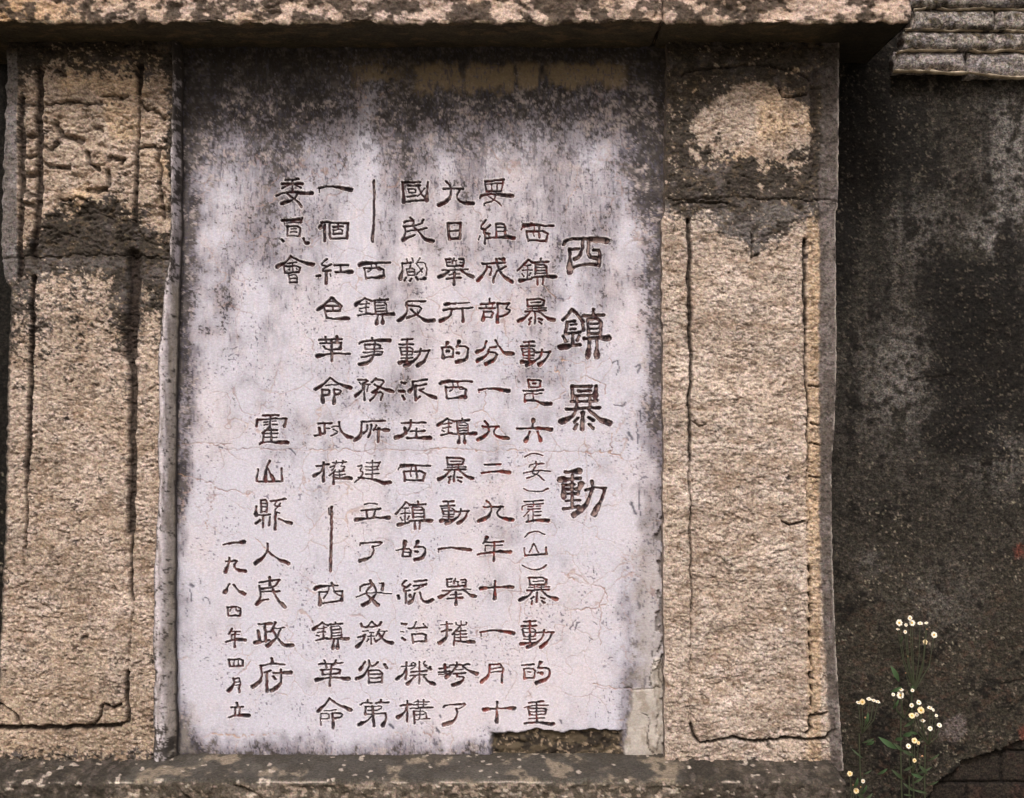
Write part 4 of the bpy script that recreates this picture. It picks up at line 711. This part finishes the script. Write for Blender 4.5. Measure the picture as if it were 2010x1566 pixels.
# ================================================================ ground
gz = -1.25; n = 60
gx = np.concatenate([-np.geomspace(90, 1.2, 20), np.linspace(-1, 3, 40), np.geomspace(3.2, 90, 20)]); gy = np.concatenate([-np.geomspace(90, 2.1, 20), np.linspace(-2, .5, 30), np.geomspace(.7, 60, 14)])
Y, X = np.meshgrid(gy[::-1], gx, indexing='ij'); Z = gz + (fbm(X * 3, Y * 3, 850, 4) - .5) * .03
c = mix(np.tile(S(120, 110, 96), X.shape + (1,)), S(88, 84, 66), fbm(X, Y, 852)); V = np.stack([X, Y, Z], -1).reshape(-1, 3)
g_ = mesh('ground', V, gridfaces(*X.shape).reshape(-1, 4), stone_mat('earth', 60, .2, 20, .3, .5, 80), c.reshape(-1, 3)); tag(g_, 'bare earth at the foot of the wall', None, None, 'structure')

# ================================================================ daisies growing up against the wall
M_pet = plain_mat('white_petal', S(224, 217, 203), .7, .08); M_ped = plain_mat('cream_petal', S(216, 196, 154), .7, .10); M_yel = plain_mat('yellow_disc', S(206, 164, 70), .8, .25, 900)
M_bud = plain_mat('orange_bud', S(170, 130, 96), .8, .2, 500); M_stem = plain_mat('green_stem', S(52, 58, 36), .7, .25, 60); M_leaf = plain_mat('green_leaf', S(62, 86, 54), .6, .25, 50)
M_dull = plain_mat('dull_leaf', S(52, 66, 40), .7, .3, 70)
def tube(pts, r0, r1, nseg=6):
    V = []; F = []; pts = [np.array(p, float) for p in pts]
    for k, p in enumerate(pts):
        t = pts[min(k + 1, len(pts) - 1)] - pts[max(k - 1, 0)]; t /= np.linalg.norm(t) + 1e-9; a = np.cross(t, (0, 1, .01)); a /= np.linalg.norm(a) + 1e-9; b = np.cross(t, a); r = r0 + (r1 - r0) * k / (len(pts) - 1)
        for i in range(nseg): th = 2 * math.pi * i / nseg; V.append(p + r * (math.cos(th) * a + math.sin(th) * b))
    for k in range(len(pts) - 1):
        for i in range(nseg): j = (i + 1) % nseg; F.append((k * nseg + i, k * nseg + j, (k + 1) * nseg + j, (k + 1) * nseg + i))
    return np.array(V), np.array(F)
def basis(n):
    n = np.array(n, float); n /= np.linalg.norm(n); a = np.cross(n, (0, 0, 1.)); a /= np.linalg.norm(a) + 1e-9; return n, a, np.cross(a, n)
def flower(p, r, nrm, root, mat, bud=False, yellow=False):
    n, a, b = basis(nrm); V = []; F = []
    if not bud:
        N = 16
        for i in range(N):
            th = 2 * math.pi * i / N + rnd.uniform(-.1, .1); d = math.cos(th) * a + math.sin(th) * b; s = np.cross(n, d); L = r * rnd.uniform(.88, 1.06); wv = r * .19; dr = rnd.uniform(-.12, .2) * r
            k = len(V)
            for tt, ww, dz in ((.22, .5, .05), (.65, 1, .12), (.92, .75, .06), (1, .2, 0)):
                V += [p + d * L * tt - s * wv * ww + n * (dz * r + dr * tt * tt), p + d * L * tt + s * wv * ww + n * (dz * r + dr * tt * tt)]
            F += [(k + 2 * q, k + 2 * q + 1, k + 2 * q + 3, k + 2 * q + 2) for q in range(3)]
        fo = mesh('flower', np.array(V), np.array(F), mat, None, root)
    cv = [p + n * r * (.26 if not bud else .5)]; R_ = r * (.36 if not bud else .42)
    for q, (rr, hh) in enumerate(((.55, .22), (.95, .12), (1.0, .0), (.7, -.14))):
        for i in range(9): th = 2 * math.pi * i / 9; cv.append(p + (math.cos(th) * a + math.sin(th) * b) * R_ * rr * (1 + .1 * rnd.random()) + n * r * hh * (1 if not bud else 1.7))
    cf = [(0, 1 + i, 1 + (i + 1) % 9, 0) for i in range(9)]
    cf = [(1 + q * 9 + i, 1 + (q + 1) * 9 + i, 1 + (q + 1) * 9 + (i + 1) % 9, 1 + q * 9 + (i + 1) % 9) for q in range(3) for i in range(9)] + [(0, 1 + i, 1 + (i + 1) % 9, 1 + (i + 1) % 9) for i in range(0)]
    cap = len(cv); 
    for i in range(0, 8, 2): cf.append((0, 1 + i, 1 + i + 1, 1 + (i + 2) % 9))
    cf.append((0, 9, 1, 0 + 1)) if False else None
    mesh('disc' if not bud else 'bud', np.array(cv), np.array(cf), M_yel if not bud else M_bud, None, fo if not bud else root)
def leaf(p0, p1, wd, root, mat=None, curl=.15):
    p0, p1 = np.array(p0, float), np.array(p1, float); d = p1 - p0; L = np.linalg.norm(d); d /= L; s = np.cross(d, (0, -1, 0)); s /= np.linalg.norm(s); V = []; F = []
    for k, (t, w_) in enumerate(((0, .12), (.2, .6), (.45, 1), (.7, .8), (.9, .35), (1, .03))):
        c_ = p0 + d * L * t + np.array((0, -1, 0)) * curl * L * math.sin(t * 3.1) ; V += [c_ - s * wd * w_, c_ + np.array((0, .25 * wd * w_, 0)), c_ + s * wd * w_]
    for k in range(5): F += [(3 * k, 3 * k + 1, 3 * k + 4, 3 * k + 3), (3 * k + 1, 3 * k + 2, 3 * k + 5, 3 * k + 4)]
    mesh('leaf', np.array(V), np.array(F), mat or M_leaf, None, root)
def P3(px, py, y): x, z = at(px, py, y); return np.array((x, y, z))
def daisy(label, foot, fy, heads, leaves, depth):
    fx, _ = at(foot, 1600, fy); root = empty('daisy_plant', (fx, fy, gz), label, 'flowering plant', 'white daisies growing against the dark wall')
    tips = [P3(h[0], h[1], depth + rnd.uniform(-.012, .012)) for h in heads]; cx = np.mean([t[0] for t in tips]); low = min(t[2] for t in tips)
    fork = np.array((cx + rnd.uniform(-.01, .01), depth + .004, low - .035)); b0 = np.array((fx, fy, gz))
    pts = [b0 + (fork - b0) * t + np.array((math.sin(t * 5) * .006, 0, 0)) for t in np.linspace(0, 1, 10)]
    v, f = tube(pts, .0022, .0013); mesh('stem', v, f, M_stem, None, root)
    for h, t in zip(heads, tips):
        kind = h[3] if len(h) > 3 else 'w'; md = (fork + t) / 2 + np.array(((t[0] - fork[0]) * .22, -.004, -.004)); v, f = tube([fork, md * .6 + fork * .4, md, t - (t - md) * .3 + np.array((0, 0, -.001)), t], .0010, .0006, 5); mesh('stalk', v, f, M_stem, None, root)
        nr = (rnd.uniform(-.35, .35), -1, rnd.uniform(.1, .7)) if kind != 's' else (rnd.uniform(-.3, .3), -.45, 1)
        flower(t, h[2] * .82 / 1000, nr, root, M_ped if kind == 'y' else M_pet, kind == 'b')
    for q in range(7):                                   # narrow stem leaves, thinning upwards
        t = .62 + .36 * (q + rnd.random()) / 7; c_ = b0 + (fork - b0) * t; sg = (-1) ** q; L_ = rnd.uniform(.016, .034) * (1.25 - .6 * (t - .6))
        leaf(c_, c_ + np.array((sg * L_ * rnd.uniform(.6, 1), rnd.uniform(-.012, .004), L_ * rnd.uniform(.1, .8))), rnd.uniform(.0018, .0036), root, M_dull)
    for (x0, y0_, x1, y1, wd) in leaves: leaf(P3(x0, y0_, depth + .006), P3(x1, y1, depth - .008), wd / 1000, root)
def h3(L): return [(1340 + a[0] / 3, 1044 + a[1] / 3, a[2]) + tuple(a[3:]) for a in L]
daisy('tallest daisy plant, with a loose head of eight white flowers and small orange buds below', 1795, .07, h3([(1275,535,8.5),(1338,507,6.5),(1350,536,8),(1315,548,4.5),(1268,573,5,'s'),(1310,588,5),(1398,538,7,'s'),(1435,536,5,'s'),(1480,606,8),(1428,648,6.5,'y'),(1438,573,3.5,'b'),(1327,733,5.5,'b'),(1313,831,4.5,'b')]),
      [(1766, 1262, 1772, 1248, 1.6)], .052)
daisy('daisy plant with one large round white flower over two green leaves', 1772, .06, h3([(1285,928,7,'s'),(1282,962,9.5),(1240,957,4.5),(1353,933,4.5),(1240,990,2.5,'b')]), [(1765,1338,1748,1306,5),(1748,1358,1770,1348,4),(1786,1362,1792,1345,5),(1752,1392,1764,1372,3)], .045)
daisy('low daisy plant nearest the pilaster, flat flowers seen edge on', 1706, .06, h3([(1035,1005,6,'s'),(1058,1001,7.5,'y'),(1097,985,7,'s'),(1124,992,6,'s'),(1150,1001,6,'s'),(1075,1093,5,'b')]), [(1698,1424,1704,1398,3.5)], .05)
daisy('daisy plant with ten small flowers bunched beside the grey daub', 1812, .06, h3([(1390,1004,6.5),(1348,1021,5.5),(1455,1036,7,'s'),(1404,1050,8.5,'y'),(1350,1082,7.5,'y'),(1378,1075,5.5),(1412,1111,7,'s'),(1512,1138,6),(1458,1158,6),(1494,1081,4),(1475,1048,4)]), [(1802,1440,1786,1436,3)], .04)
daisy('low daisy plant with yellowish flowers and a long pale green leaf', 1790, .055, h3([(1365,1229,7.5,'y'),(1388,1242,5,'y'),(1330,1262,6.5),(1410,1320,6,'b'),(1365,1346,5.5,'y')]), [(1760,1470,1724,1446,5.5),(1756,1452,1772,1448,4.5),(1772,1444,1790,1438,5),(1812,1526,1788,1518,3.5),(1700,1462,1716,1454,4)], .035)
daisy('shortest daisy plant at the pilaster foot with round greenish buds', 1690, .05, h3([(985,1424,7,'y'),(1062,1468,5.5),(1022,1524,7,'y'),(1048,1502,4,'b'),(925,1560,6),(1003,1490,3.5,'b')]), [(1676,1548,1684,1526,3.5),(1690,1560,1702,1540,3),(1722,1520,1742,1508,3)], .03)
